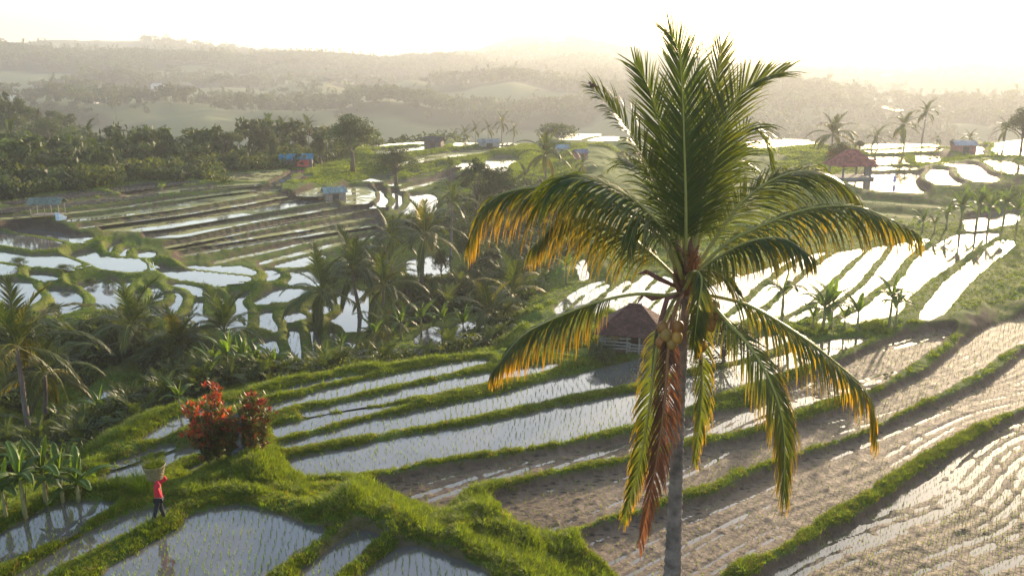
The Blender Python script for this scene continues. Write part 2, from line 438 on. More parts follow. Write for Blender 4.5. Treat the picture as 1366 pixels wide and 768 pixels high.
# ------------------------------------------------------------------ the paddies: (kind, level, outline); outlines are the photograph's, taken to that level
# kinds: w flooded, m planted mud, g flooded with dense young rice
FIELDS = [
 ('w', 0.0, [(-60,745),(0,714),(16,704),(41,690),(68,677),(95,670),(130,668),(163,670),(152,677),(130,689),(95,712),(54,733),(16,750),(0,757),(-60,790)]),
 ('w', -.12, [(-20,796),(24,767),(54,747),(89,728),(122,709),(152,693),(190,681),(214,677),(236,679),(217,688),(190,701),(152,720),(108,741),(68,768),(10,810)]),
 ('w', -.1, [(100,800),(132,768),(195,729),(223,713),(244,699),(252,688),(286,678),(324,674),(363,685),(401,699),(440,704),(419,723),(391,744),(363,766),(320,805)]),
 ('w', -.25, [(375,800),(400,762),(424,744),(446,729),(463,716),(475,709),(487,708),(509,716),(489,733),(467,753),(450,768),(415,805)]),
 ('w', -.45, [(450,808),(485,768),(502,751),(520,740),(533,731),(551,728),(577,736),(610,747),(642,758),(656,770),(680,810)]),
 ('w', .36, [(182,590),(225,560),(258,550),(317,537),(345,530),(400,514),(448,504),(506,497),(470,506),(435,512),(380,524),(317,541),(290,550),(271,559),(216,586)]),
 ('w', .34, [(345,549),(380,536),(400,531),(462,514),(544,496),(612,484),(645,480),(653,484),(571,503),(489,522),(435,534),(400,539),(357,551)]),
 ('w', .31, [(402,551),(476,536),(544,519),(599,507),(667,496),(741,486),(741,491),(681,504),(640,512),(599,522),(517,536),(462,545),(410,555)]),
 ('w', .28, [(366,570),(400,564),(435,555),(489,547),(544,541),(511,549),(462,560),(407,574),(366,586)]),
 ('w', .24, [(372,596),(435,579),(489,563),(544,552),(599,541),(640,534),(695,519),(777,499),(831,485),(886,473),(940,463),(990,455),(1045,446),(1050,456),(985,478),(925,491),(886,501),(859,508),(804,519),(722,536),(640,553),(571,568),(522,574),(511,577),(435,589),(375,600)]),
 ('w', .2, [(380,616),(435,604),(511,590),(544,583),(640,567),(722,549),(804,533),(859,522),(932,500),(982,489),(1050,474),(1082,461),(1123,453),(1155,451),(1144,457),(1109,473),(1060,490),(972,520),(936,533),(890,550),(845,564),(804,574),(749,588),(695,597),(640,603),(571,615),(489,631),(407,639)]),
 ('w', .2, [(140,622),(172,611),(212,597),(236,592),(230,598),(190,611),(152,624)]),
 ('w', .12, [(119,645),(152,628),(195,615),(225,607),(270,592),(279,597),(277,603),(245,612),(228,622),(205,632),(176,648),(135,654)]),
 ('w', .14, [(242,629),(265,620),(289,613),(292,619),(270,628),(250,634)]),
 ('w', .05, [(60,657),(75,637),(98,633),(100,648),(64,667)]),
 ('m', -.02, [(500,648),(533,641),(599,628),(660,620),(722,609),(777,600),(842,588),(890,574),(940,561),(1011,541),(1066,513),(1140,480),(1176,461),(1208,450),(1244,444),(1275,440),(1249,462),(1213,486),(1187,504),(1166,519),(1115,531),(1076,543),(1045,556),(1011,572),(936,583),(880,598),(835,610),(777,620),(689,640),(640,646),(612,661),(599,677),(588,688),(566,677),(542,666),(511,654)]),
 ('m', -.22, [(660,668),(715,650),(764,641),(827,629),(880,617),(930,605),(1011,588),(1076,568),(1115,554),(1166,534),(1205,515),(1244,496),(1296,450),(1322,436),(1366,423),(1440,408),(1440,430),(1366,457),(1335,470),(1317,486),(1283,508),(1244,528),(1205,547),(1171,566),(1150,575),(1115,587),(1063,604),(1021,618),(976,629),(951,646),(906,658),(848,680),(799,693),(764,708),(735,722),(712,716),(694,706),(675,688)]),
 ('m', -.42, [(780,718),(802,709),(844,699),(886,690),(906,679),(958,668),(1028,634),(1080,612),(1150,588),(1176,577),(1218,556),(1257,540),(1327,507),(1366,472),(1440,440),(1440,510),(1366,541),(1322,559),(1290,570),(1220,613),(1150,658),(1115,680),(1073,705),(1045,728),(1004,742),(969,760),(930,800),(880,810),(820,770),(785,738)]),
 ('m', -.62, [(960,812),(1028,768),(1080,738),(1108,717),(1150,696),(1185,671),(1238,633),(1290,601),(1366,557),(1440,522),(1520,700),(1520,850),(1000,850)]),
 # bright fan behind the planted mud
 ('w', 1.3, [(740,412),(762,392),(787,378),(812,373),(794,383),(773,396),(756,410),(744,423)]),
 ('w', 1.33, [(765,409),(783,394),(800,383),(817,376),(808,387),(787,402),(770,416)]),
 ('w', 1.36, [(790,412),(806,398),(819,385),(835,375),(842,375),(825,394),(806,412),(790,425)]),
 ('w', 1.4, [(812,412),(825,398),(844,380),(862,366),(878,364),(862,383),(845,402),(828,420)]),
 ('w', 1.43, [(836,422),(850,402),(866,386),(884,368),(898,372),(887,390),(868,405),(850,425)]),
 ('w', 1.46, [(860,425),(876,406),(896,390),(908,380),(925,382),(910,395),(890,412),(880,430)]),
 ('w', 1.5, [(905,415),(930,392),(958,378),(982,371),(1019,361),(1052,348),(1065,340),(1034,361),(1007,382),(975,411),(958,422),(900,438)]),
 ('w', 1.55, [(1080,341),(1104,336),(1078,353),(1060,370),(1039,388),(1014,410),(988,430),(962,432),(985,417),(1015,389),(1042,367),(1064,352)]),
 ('w', 1.6, [(1118,337),(1155,332),(1131,351),(1117,366),(1101,380),(1080,402),(1044,422),(1004,432),(1022,416),(1048,393),(1070,374),(1088,357)]),
 ('w', 1.65, [(1166,331),(1184,328),(1170,345),(1159,359),(1143,379),(1121,395),(1100,412),(1062,430),(1050,427),(1091,407),(1112,382),(1128,368),(1141,354)]),
 ('w', 1.7, [(1196,325),(1245,318),(1222,332),(1203,350),(1188,371),(1168,383),(1143,402),(1105,428),(1088,432),(1119,411),(1134,397),(1155,381),(1171,362),(1183,347)]),
 ('w', 1.78, [(1273,314),(1300,311),(1334,311),(1325,318),(1303,330),(1270,353),(1237,374),(1213,396),(1196,420),(1140,432),(1120,428),(1152,411),(1182,388),(1202,376),(1216,354),(1235,335)]),
 ('w', 1.9, [(1354,322),(1332,322),(1304,343),(1281,360),(1257,381),(1238,402),(1224,425),(1243,427),(1262,414),(1276,397),(1295,374),(1325,348),(1349,330)]),
 # right hillside
 ('w', .2, [(1150,243),(1168,233),(1194,230),(1215,232),(1210,242),(1212,255),(1190,254),(1165,249)]),
 ('w', .6, [(1154,210),(1190,209),(1212,210),(1208,220),(1176,220),(1155,218)]),
 ('w', .6, [(1215,211),(1235,206),(1236,216),(1215,217)]),
 ('w', .5, [(1176,223.5),(1206,222),(1204,225.5),(1176,227.5)]),
 ('w', .9, [(1245,236),(1254,228),(1267,226),(1265,244),(1251,241)]),
 ('w', 1.2, [(1275,229),(1282,219),(1303,220),(1310,240),(1291,237)]),
 ('w', 1.5, [(1319,217),(1331,216),(1355,229),(1341,229)]),
 ('w', 1.8, [(1317,200),(1340,193),(1366,189),(1420,184),(1420,202),(1366,208),(1336,205)]),
 ('w', 1.5, [(1299,199),(1314,196),(1312,206),(1301,205)]),
 ('w', .9, [(1165,195),(1200,193),(1238,194),(1230,196),(1190,197),(1166,199)]),
 ('w', .8, [(1168,201),(1205,199),(1242,197),(1238,201),(1200,203),(1170,204)]),
 ('w', -.9, [(1286,292),(1320,285),(1357,280),(1360,296),(1322,304),(1288,308)]),
 ('w', .6, [(1008,191),(1035,188),(1060,187),(1078,192),(1040,195),(1010,198)]),
 ('w', 0.2, [(751,181),(785,178),(787,184),(760,186)]),
 ('w', 0.1, [(788,184),(812,183),(812,187),(790,187)]),
 ('w', 0.0, [(768,354),(780,345),(786,372),(776,378)]),
 ('b', -.35, [(1150,264),(1200,267),(1250,272),(1300,277),(1300,280),(1250,276),(1200,271),(1150,268)]),
 ('b', -.8, [(1160,280),(1200,283),(1245,288),(1245,292),(1200,288),(1160,285)]),
 # far middle terraces
 ('w', -.1, [(492,196),(530,193),(565,190.5),(568,192.5),(538,195),(494,198)]),
 ('w', -.35, [(501,200),(518,197.5),(577,193.5),(596,193.6),(577,198),(538,202),(514,205)]),
 ('w', -.2, [(606,192.5),(623,191),(621,195),(608,196)]),
 ('w', -.2, [(640,196),(672,192),(690,193),(668,198)]),
 ('g', -.9, [(520,218),(560,209),(610,202),(680,197),(690,199),(640,206),(575,214),(530,222)]),
 ('w', -1.5, [(549,225),(577,217),(591,212.5),(600,212),(588,217),(557,226)]),
 ('w', -2.2, [(499,241),(524,232),(530,232.5),(507,241.5)]),
 ('w', -2.0, [(538,236),(561,228),(584,223.5),(598,224),(561,233),(542,237)]),
 ('w', -2.4, [(512,249),(538,241),(565,234),(594,228.5),(577,234),(542,244),(518,250)]),
 ('g', -2.55, [(534,253),(561,245),(592,237),(628,231.5),(596,239),(561,249),(538,255)]),
 ('w', -1.3, [(612,221),(624,217),(631,224),(616,226)]),
 ('w', -1.2, [(646,220),(670,210),(680,212.5),(662,221),(660,229),(652,231)]),
 ('g', -2.7, [(448,267),(461,250),(489,248.5),(499,256),(499,265),(487,272),(469,273)]),
 ('w', -2.92, [(500,250.5),(515,255),(515,262),(522,267),(512,275),(495,278.5),(503,269),(504,258)]),
 ('w', -2.94, [(519,252.5),(538,258.5),(539.5,271),(524,280),(527,269),(520.5,262)]),
 ('w', -2.96, [(543.5,259),(563,262.5),(564,281),(549,285),(545,277)]),
 # large left hillside of brown walls
 ('w', -1.0, [(14,271),(64,263),(109,257.5),(135,255),(155,258),(109,263),(55,268.5),(22,272)]),
 ('w', -.9, [(139,254),(170,249),(200,244.5),(210,252),(164,257.5)]),
 ('w', -.9, [(220,249),(236,243),(257,243),(232,248)]),
 ('w', -1.25, [(-20,284),(9,278),(44,275),(82,272.5),(164,262),(210,255),(230,257.5),(182,265),(128,270.5),(82,275),(44,278),(-20,289)]),
 ('g', -1.3, [(165,261),(240,252),(300,246.5),(350,243.5),(350,247.5),(300,251.5),(240,256.5),(165,264)]),
 ('g', -1.6, [(-20,292),(44,287.5),(137,278.5),(240,264),(300,256.5),(340,252),(340,254.5),(300,259),(240,266.5),(137,281),(44,290),(-20,295)]),
 ('g', -1.85, [(90,291),(137,287),(240,271.5),(330,255.5),(371,251.5),(371,256),(330,263),(240,279),(137,292.5),(90,296)]),
 ('g', -2.2, [(105,303),(137,298.5),(240,284.5),(330,270),(384,259.5),(384,262.5),(330,273),(240,287.5),(137,301),(105,305)]),
 ('g', -2.6, [(137,305.5),(190,298.5),(240,292.5),(330,279),(400,264),(446,262),(446,269),(400,275),(330,287),(240,302.5),(190,309),(137,308)]),
 ('g', -3.0, [(193,315),(240,308),(330,293.5),(400,283),(450,274),(450,278),(400,286.5),(330,298),(240,317.5),(193,317)]),
 ('g', -3.45, [(220,328.5),(270,319),(330,307),(400,292.5),(440,286.5),(495,278.5),(495,281.5),(440,290),(400,296),(330,310),(270,322),(220,331.5)]),
 ('g', -3.75, [(227,333),(314,319),(400,305),(440,297.5),(512,286),(512,289),(440,301),(400,308.5),(314,322),(227,335.5)]),
 ('g', -4.05, [(239,340),(300,329.5),(365,319),(440,307),(504,297.5),(504,300.5),(440,310.5),(365,322),(300,332.5),(239,343)]),
 ('g', -4.4, [(286,349.5),(350,335),(414,319.5),(455,311.5),(500,305),(500,308),(455,315),(414,323),(350,338),(286,352.5)]),
 ('g', -4.59, [(346,350.5),(400,336),(455,322.5),(500,313),(500,316),(455,326),(400,339.5),(346,353)]),
 ('g', -1.2, [(289,235),(322,231),(378,226.5),(373,233),(347,243),(300,239.5)]),
 ('w', -1.5, [(386,229.5),(399,227.5),(386,240),(372,250),(356,244)]),
 ('w', -1.7, [(404,234.5),(408,235),(384,248),(378,253),(374,251)]),
 ('g', -2.05, [(395,258.5),(431,249),(446,261),(430,262),(399,262)]),
 # curved terraces at the bottom of the left valley
 ('w', -4.6, [(20,308),(55,309),(82,315),(115,320),(117,324),(102,326),(73,317),(36,311.5)]),
 ('w', -4.9, [(-25,311),(0,312),(45,319),(86,324.5),(64,329),(42,334.5),(0,327),(-25,323)]),
 ('w', -5.4, [(-25,330),(0,333),(36,338),(73,347),(95,357),(109,363),(82,357.5),(36,350),(0,344),(-25,342)]),
 ('w', -5.1, [(102,337),(124,329.5),(127,337),(146,344.5),(193,351),(173,359.5),(150,357),(118,346)]),
 ('w', -4.7, [(144,329),(153,327.5),(151,335),(144,337)]),
 ('w', -4.7, [(162,332),(169.5,332),(168,341.5),(160,340)]),
 ('w', -4.8, [(180,337),(191,339),(186,343.5)]),
 ('w', -5.7, [(-20,354),(0,356),(11,359),(14,364),(0,366),(-20,364)]),
 ('w', -5.7, [(47,365),(73,367),(74,373),(53,369)]),
 ('w', -6.4, [(-30,375),(0,376),(18,377),(40,385),(58,396),(44,403),(16,406.5),(13,397),(0,394),(-30,392)]),
 ('w', -6.5, [(67,386),(82,390),(98,399),(86,411),(73,415),(73,401)]),
 ('w', -6.0, [(98,372.5),(128,375),(164,381.5),(162,403),(148,407),(138.5,394),(128,383.5),(104,381)]),
 ('w', -6.2, [(182,392),(191,388),(189.5,399),(182,398)]),
 ('w', -6.3, [(202,385),(219,388.5),(223,394),(217,402.5),(202,402)]),
 ('w', -6.5, [(229,387.5),(241,390),(246,397),(243,404),(229,416),(222,416),(232,402)]),
 ('w', -6.0, [(236,380.5),(257,383.5),(274,394.5),(258,395.5),(249,388)]),
 ('w', -6.5, [(257.5,401),(276,401),(271.5,414),(255,430),(251,428),(258.6,414)]),
 ('w', -6.5, [(283,396),(297,395.5),(301,407),(297,414),(285.5,416),(283,407)]),
 ('w', -5.6, [(208,360),(220,361.5),(267,363.5),(321,369.5),(314,373),(297,380.5),(278,376.5),(243,368.5)]),
 ('w', -5.3, [(255,357),(302,360),(342,363),(337,366.5),(300,363.5)]),
 ('w', -5.5, [(358,362.5),(372,363.5),(377,367),(360.5,373)]),
 ('w', -5.6, [(384,363.5),(407,367),(412,378),(394,378.5),(389,370)]),
 ('w', -5.1, [(370,355),(414,342),(418,344.5),(384,355)]),
 ('w', -6.4, [(307,392),(321,393.5),(321,404),(328,414),(315,436),(313,430),(318,418)]),
 ('w', -6.4, [(339.5,403),(360,395.5),(386,386.5),(392,389.5),(361,401),(351,408),(342,408)]),
 ('w', -7.0, [(346.5,415),(358,414),(363,430),(372,435),(375,441),(361,443.5),(358,435)]),
 ('w', -7.0, [(379,421),(389,421),(394,428),(382,428)]),
 ('w', -7.3, [(384,437.5),(400,442),(400.5,461),(403,472),(384,491),(389,472),(382,456)]),
 ('w', -7.3, [(412,440),(426,442.5),(431,451),(435.5,470),(419,477),(417,461)]),
 ('w', -7.3, [(356,449.5),(370,454),(375,470),(360,470)]),
 ('w', -7.3, [(433,442.5),(445,442),(454,463),(443,461)]),
 ('w', -6.8, [(428,414),(447,407),(451,410),(433,418)]),
 ('w', -7.0, [(452,398),(470,390),(474,434),(457,446)]),
 ('w', -5.5, [(560,349),(584,344),(584,361),(562,365)]),
 ('w', -5.2, [(606,447),(628,434),(632,441),(612,457)]),
 ('w', -5.0, [(590,462),(602,461),(604,469),(592,472)]),
 ('w', -4.6, [(545,483),(560,470),(566,478),(551,487)]),
 ('w', -5.2, [(575,453),(589,441),(592,455),(580,465)]),
 ('w', -5.5, [(54,566),(84,552),(100,541),(147,521),(152,523),(107,547),(63,569)]),
]
FARW = [(800, [(599,106),(620,103.5),(632,104),(615,107)]), (800, [(724,104),(770,102.5),(829,107),(780,107)]),
        (650, [(772,127),(780,125),(788,126),(781,128)]), (640, [(710,121),(718,119.5),(722,121)]), (650, [(812,130),(820,128),(828,129.5)]),
        (560, [(1168,142),(1180,139.5),(1190,143),(1207,147),(1196,149),(1180,144.5)]), (850, [(150,93),(163,90.5),(166,93)]),
        (950, [(225,112),(250,109),(262,115)]), (800, [(385,80.5),(392,78),(398,80)]), (900, [(430,101),(450,98),(462,103),(440,106)])]
# open ground: (px, py, level)
CTRL = [(345,645,-.5),(470,672,-.15),(520,700,-.05),(660,705,-1.0),(700,745,-.9),(610,725,-.3),(760,740,-1.6),(200,575,-1.2),(165,597,-1.5),(140,605,-2),(110,612,-2.8),(60,620,-3.2),(10,640,-3.0),(60,660,-1.4),(20,690,-.4),
  (-60,700,-.5),(-80,600,-5),(20,590,-5),(120,540,-5.6),(175,550,-5.4),(240,520,-4.5),(300,490,-5),(380,500,-5.4),(440,485,-5.8),(500,470,-5.2),(600,478,-3),(640,460,-3),(660,440,-3.6),(700,440,-1),(700,400,-3.6),
  (640,400,-6),(560,430,-6.6),(520,400,-7),(470,470,-6.8),(640,345,-5.8),(700,330,-5),(600,310,-4.2),(650,270,-2.9),(720,265,-2.5),(740,330,-3),(720,370,-3),(800,340,-.5),(860,300,-.9),(900,260,-.3),(1000,270,-.5),(1080,260,-.5),(1120,300,-1),
  (1130,285,-.9),(1250,300,-1),(1366,275,-.2),(1366,250,.8),(1420,260,.6),(1330,265,.3),(1366,330,-1),(1366,380,1.6),(1366,400,1.2),(1300,410,1.3),(1290,425,1.0),(1200,437,1.1),(1100,441,1.2),(1000,438,1.2),(900,445,1.2),(840,470,1.1),(780,460,1.0),(740,440,.7),
  (800,428,1.2),(730,425,.4),(150,318,-3.1),(60,300,-2.3),(20,297,-2.2),(200,328,-3.5),(225,345,-4.2),(120,430,-7.2),(60,430,-7.2),(200,450,-7.4),(20,450,-7),(300,460,-7.2),(100,480,-7),(30,520,-6),(480,340,-4.9),(520,310,-4),(560,300,-3.9),
  (620,250,-2.3),(700,240,-1.8),(800,220,-.4),(900,205,.2),(1000,210,.1),(1100,205,.4),(700,200,-.4),(450,225,-1.3),(300,225,-.9),(200,235,-1.2),(100,248,-1.4),(20,262,-1.6),(-80,270,-1.8),(600,186.5,-.1),(480,190,-.2),(660,188,-.1),(1300,190,1.6),(1250,192,.9),(1460,200,1.9),(1460,400,1.5),(1460,300,-.2)]
MOUNDS = [(330,640,-.9,1.5,.7),(460,672,-.1,1.2,.5),(500,680,.2,1.3,.35),(650,690,-.8,1.1,.7),(700,716,-.9,1.1,.5),(780,735,-1.5,1.2,.7),(262,645,-.4,.9,.2),(590,718,.2,1.2,.2)]

# polar ground sheet round the camera's foot
def az_rows():
    a = np.linspace(-36, 36, 960)
    o = 36 + np.cumsum(np.geomspace(0.1, 3.6, 32))
    return np.radians(np.concatenate([-o[::-1], a, o]))
def rr_rows():
    r = [4, 6, 8, 10, 11.5, 12.5]
    while r[-1] < 62: r.append(r[-1]*1.0052)
    while r[-1] < 190: r.append(r[-1]*1.0068)
    while r[-1] < 1500: r.append(r[-1]*1.02)
    while r[-1] < 3600: r.append(r[-1]*1.05)
    return np.array(r)
AZ, RR = az_rows(), rr_rows()
AA, RG = np.meshgrid(AZ, RR)              # rows = distance
X, Y = RG*np.sin(AA), RG*np.cos(AA)
NR, NA = X.shape

def chaikin(P, it=2):
    P = np.array(P, dtype=float)
    P = np.stack([P, 0.5*(P+np.roll(P, -1, 0))], 1).reshape(-1, 2)
    for _ in range(it):
        Q = np.roll(P, -1, 0)
        P = np.stack([0.75*P+0.25*Q, 0.25*P+0.75*Q], 1).reshape(-1, 2)
    return P
def to_level(poly, z):
    out = []
    for x, y in poly:
        v = at(x, y, z)
        out.append((v.x, v.y))
    return np.array(out)
def sdist(P, x, y):                       # signed distance to polygon, negative inside
    Q = np.roll(P, -1, 0)
    best = np.full(x.shape, 1e18)
    ins = np.zeros(x.shape, bool)
    for (ax, ay), (bx, by) in zip(P, Q):
        dx, dy = bx-ax, by-ay
        L = dx*dx+dy*dy
        if L < 1e-12: continue
        t = np.clip(((x-ax)*dx+(y-ay)*dy)/L, 0, 1)
        best = np.minimum(best, (x-ax-t*dx)**2+(y-ay-t*dy)**2)
        c = ((ay > y) != (by > y))
        if abs(dy) > 1e-12:
            ins ^= c & (x < (y-ay)/dy*dx+ax)
    d = np.sqrt(best)
    return np.where(ins, -d, d)
def lev(z, x, y):
    if z > -4.6: return z
    if x < 540 and y < 500: return -2.3 - (x-20)*.0053 - (y-308)*.010
    return -4.6 + (z+4.6)*.6
CTRL = [(x, y, (lev(z, x, y) - (.35 if z < -4.6 else 0)) if z < 0 or y < 330 else z*.3-1.5) for x, y, z in CTRL]
fields = []
for fi, (kind, z, poly) in enumerate(FIELDS):
    z_in = z
    z = lev(z, sum(p[0] for p in poly)/len(poly), sum(p[1] for p in poly)/len(poly))
    if 1.25 < z < 1.95 and min(p[1] for p in poly) > 305: z = .2+(z-1.3)*.5
    if fi > 4 and z_in > -1 and sum(p[1] for p in poly)/len(poly) > 318: z -= 1.5
    P = chaikin(to_level(poly, z))
    soil = kind in 'mb' or (z in (.2, .9, 1.2, 1.5) and P[:, 0].min() > 20) or (kind == 'w' and abs(z+2.94) < .05) or (kind == 'g' and z < -1.1) or (z in (-1.0, -.9, -1.25) and P[:, 0].max() < -20)
    fields.append(dict(kind=kind, z=z, P=P, soil=soil, v=(kind == 'w' and ((z_in < -4.55 and sum(p[1] for p in poly)/len(poly) < 500) or (P[:, 1].mean() > 92 and sum(p[1] for p in poly)/len(poly) < 300)))))

def kind_w(f): return f['kind'] == 'w' and 45 < f['P'][:, 1].mean() < 98
BIG = 1e6
cone = np.full(X.shape, BIG)
cap = np.full(X.shape, -BIG)
dmin = np.full(X.shape, BIG)
soilw = np.zeros(X.shape)
fid = np.full(X.shape, -1, int)
def window(P, reach):
    rad = np.hypot(P[:, 0], P[:, 1])
    ang = np.arctan2(P[:, 0], P[:, 1])
    i0, i1 = np.searchsorted(RR, rad.min()-reach), np.searchsorted(RR, rad.max()+reach)
    j0, j1 = np.searchsorted(AZ, ang.min()-reach/rad.min()), np.searchsorted(AZ, ang.max()+reach/rad.min())
    return (slice(max(i0, 0), min(i1, NR)), slice(max(j0, 0), min(j1, NA))), rad.mean()
b1 = np.full(X.shape, 1e5)
b2 = np.full(X.shape, 1e5)
own = np.full(X.shape, -1, int)
for k, f in enumerate(fields):
    P = f['P']
    s, far = window(P, 11.0)
    x, y = X[s], Y[s]
    wob = (vnoise(x*1.3, y*1.3, 5)-.5)*0.22 + (vnoise(x*3.1, y*3.1, 6)-.5)*0.10
    d = sdist(P, x, y) + wob*min(1, 0.4+far/100)
    d = d - ((0.17 if f['kind'] == 'w' and -1.6 < f['z'] < -1.05 and far < 60 and P[:, 0].mean() > -10.5 else 0.03) + max(0, far-45)*(.003 if P[:, 0].mean() < -8 and kind_w(f) else .001))
    f['s'], f['d'] = s, d
    nb = d < b1[s]
    b2[s] = np.where(nb, b1[s], np.minimum(b2[s], d))
    own[s] = np.where(nb, k, own[s])
    b1[s] = np.where(nb, d, b1[s])
for k, f in enumerate(fields):
    P = f['P']
    rad = np.hypot(P[:, 0], P[:, 1])
    ang = np.arctan2(P[:, 0], P[:, 1])
    reach = 11.0
    far = rad.mean()
    i0, i1 = np.searchsorted(RR, rad.min()-reach), np.searchsorted(RR, rad.max()+reach)
    j0, j1 = np.searchsorted(AZ, ang.min()-reach/rad.min()), np.searchsorted(AZ, ang.max()+reach/rad.min())
    s = (slice(max(i0, 0), min(i1, NR)), slice(max(j0, 0), min(j1, NA)))
    d = f['d']
    f['grow'] = 1.25 if far < 98 else 1.9 if P[:, 0].mean() > 20 or P[:, 0].mean() > -25 else 1.2
    if f['v']:                            # the curved ponds fill the valley up to thin banks
        other = np.where(own[s] == k, b2[s], b1[s])
        d = np.maximum(f['d']-f['grow'], (f['d']-other)/2 + .32 + .0018*far)
        f['dv'] = f['d']
        f['d'] = d
    w = 1.25 + far*0.004
    slope = 1.7 if not f['soil'] else 1.9
    cone[s] = np.minimum(cone[s], f['z'] - 0.10 + slope*np.clip(d+0.05, 0, None))
    capR = .8 + far*0.005
    cap[s] = np.maximum(cap[s], f['z'] - 0.5*np.clip(d-capR, 0, None))
    dmin[s] = np.minimum(dmin[s], d)
    if f['soil']:
        soilw[s] = np.maximum(soilw[s], 1-sstep(d, .5 + far*0.012, 1.0 + far*0.022))
    fid[s] = np.where(d < 0, k, fid[s])

# smooth filling of the open ground between known levels
known = fid >= 0
kz = np.where(known, np.array([f['z'] for f in fields]+[0.0])[fid], 0.0)
def cell(px, py, z):
    v = at(px, py, z)
    return np.clip(np.searchsorted(RR, math.hypot(v.x, v.y)), 0, NR-1), np.clip(np.searchsorted(AZ, math.atan2(v.x, v.y)), 0, NA-1)
for px, py, z in CTRL:
    i, j = cell(px, py, z)
    if not known[i, j]:
        sl = (slice(max(i-4, 0), i+5), slice(max(j-4, 0), j+5))
        m = ~known[sl]
        kz[sl] = np.where(m, z, kz[sl])
        known[sl] = True
def far_z(x, y):
    """the far valley and the ridge beyond it"""
    r = np.hypot(x, y)
    a = np.degrees(np.arctan2(x, y))
    n1 = fbm(x/90, y/90, 11, 4)
    base = np.interp(r, [0, 120, 175, 230, 350, 470, 540, 640, 760, 930, 1080, 1250, 1500, 2200, 3200, 6500],
                        [0, 0, -2, -22, -44, -34, -22, -12, -9, -7, -3, 10, 4, -8, -20, -20])
    left = sstep(-a, 2, 28)
    right = sstep(a, 4, 24)
    base = base + np.interp(r, [900, 1250, 1500], [0, 1, 0.2])*(left*16 - right*22)
    base = base - right*np.interp(r, [400, 640, 900, 1500], [0, 10, 9, 0])
    base = base + (n1-.5)*np.interp(r, [150, 300, 600, 1200, 6000], [0, 12, 34, 22, 30])
    # wooded shoulder on the left behind the terraces
    sh = np.exp(-((a+31)/10.5)**2)*np.interp(r, [130, 175, 255, 300, 400], [0, .35, 1, 1, 0])
    base = base*(1-sh) + sh*np.interp(r, [150, 255, 300, 420], [-6, 1, 2.5, -15])
    # pale mountains behind the ridge
    mt = np.interp(r, [1350, 1900, 2600], [0, 1, 0])
    return base + mt*(np.exp(-((a-2.8)/6.5)**2)*82 + np.exp(-((a+24)/14)**2)*62 + 6*(n1-.5))
FZ = far_z(X, Y)
a_deg = np.degrees(AA)
edge = np.interp(a_deg, [-60, -30, -22, -16, -12, -8, 0, 5, 12, 18, 24, 28, 60], [118, 118, 122, 136, 158, 182, 192, 190, 186, 180, 168, 172, 175])
farm = (RG > edge + 14) & ~known
kz = np.where(farm, FZ, kz)
known = known | farm
nearm = (RG < 13) & ~known
kz = np.where(nearm, -1.0, kz)
known |= nearm
def fill(v, k):
    if min(v.shape) < 6:
        m = v[k].mean() if k.any() else 0
        return np.where(k, v, m)
    h, w = v.shape
    H, W = (h+1)//2*2, (w+1)//2*2
    vp = np.zeros((H, W)); kp = np.zeros((H, W))
    vp[:h, :w] = v*k; kp[:h, :w] = k
    s = vp.reshape(H//2, 2, W//2, 2).sum((1, 3)); n = kp.reshape(H//2, 2, W//2, 2).sum((1, 3))
    c = fill(np.where(n > 0, s/np.maximum(n, 1), 0), n > 0)
    up = np.repeat(np.repeat(c, 2, 0), 2, 1)[:h, :w]
    z = np.where(k, v, up)
    for _ in range(14):
        p = np.pad(z, 1, mode='edge')
        z = np.where(k, v, 0.25*(p[:-2, 1:-1]+p[2:, 1:-1]+p[1:-1, :-2]+p[1:-1, 2:]))
    return z
Z0 = fill(kz, known)
def blur(z, n=1):
    for _ in range(n):
        p = np.pad(z, 1, mode='edge')
        z = 0.25*p[1:-1, 1:-1] + 0.125*(p[:-2, 1:-1]+p[2:, 1:-1]+p[1:-1, :-2]+p[1:-1, 2:]) + 0.0625*(p[:-2, :-2]+p[2:, :-2]+p[:-2, 2:]+p[2:, 2:])
    return z
capz = np.maximum(Z0, cap)
capz = blur(capz, 3)
bundh = 0.09 + 0.08*fbm(X*.8, Y*.8, 21, 2)
bundh = bundh*np.interp(RG, [38, 85], [1, .4])
top = capz + np.where(dmin < 6, bundh, 0.1) + (fbm(X*1.6, Y*1.6, 31, 3)-.5)*0.30*np.clip(dmin, 0, 1.2)
for px, py, z, rad, h in MOUNDS:
    v = at(px, py, z)
    h *= .7
    top += h*np.exp(-((X-v.x)**2+(Y-v.y)**2)/rad**2)
ZZ = np.where(farm, Z0, np.minimum(top, cone))
und = (RG > 30) & (dmin > 3)
ZZ = ZZ + np.where(und & ~farm, (fbm(X*.35, Y*.35, 41, 3)-.5)*0.9, 0)
# planted mud: drills and footprints, so that the thin sheet of water stands only in the hollows
mud = np.zeros(X.shape)
wetness = np.zeros(X.shape)
for k, f in enumerate(fields):
    if f['kind'] != 'm': continue
    s = f['s']
    x, y = X[s], Y[s]
    th = R(36)
    u, v = x*math.cos(th)+y*math.sin(th), -x*math.sin(th)+y*math.cos(th)
    v = v + (vnoise(u*.12, v*.12, 3)-.5)*2.5
    rel = (fbm(u*.16, v*1.7, 50+k, 3)-.5)*0.075 + .018*np.sin(v*12.5)*(.4+vnoise(u*.2, v*.6, 77)) + (vnoise(x*4, y*4, 60)-.5)*0.014
    rel += np.clip(vnoise(u*2.3, v*3.2, 61)-.62, 0, 1)*0.12
    ins = f['d'] < 0
    m = np.clip(-f['d']/0.25, 0, 1)
    cone_in = f['z'] + rel*m
    ZZ[s] = np.where(ins, cone_in, ZZ[s])
    mud[s] = np.maximum(mud[s], ins*1.0)
ZZ = np.where(mud > .5, ZZ, blur(ZZ, 1))

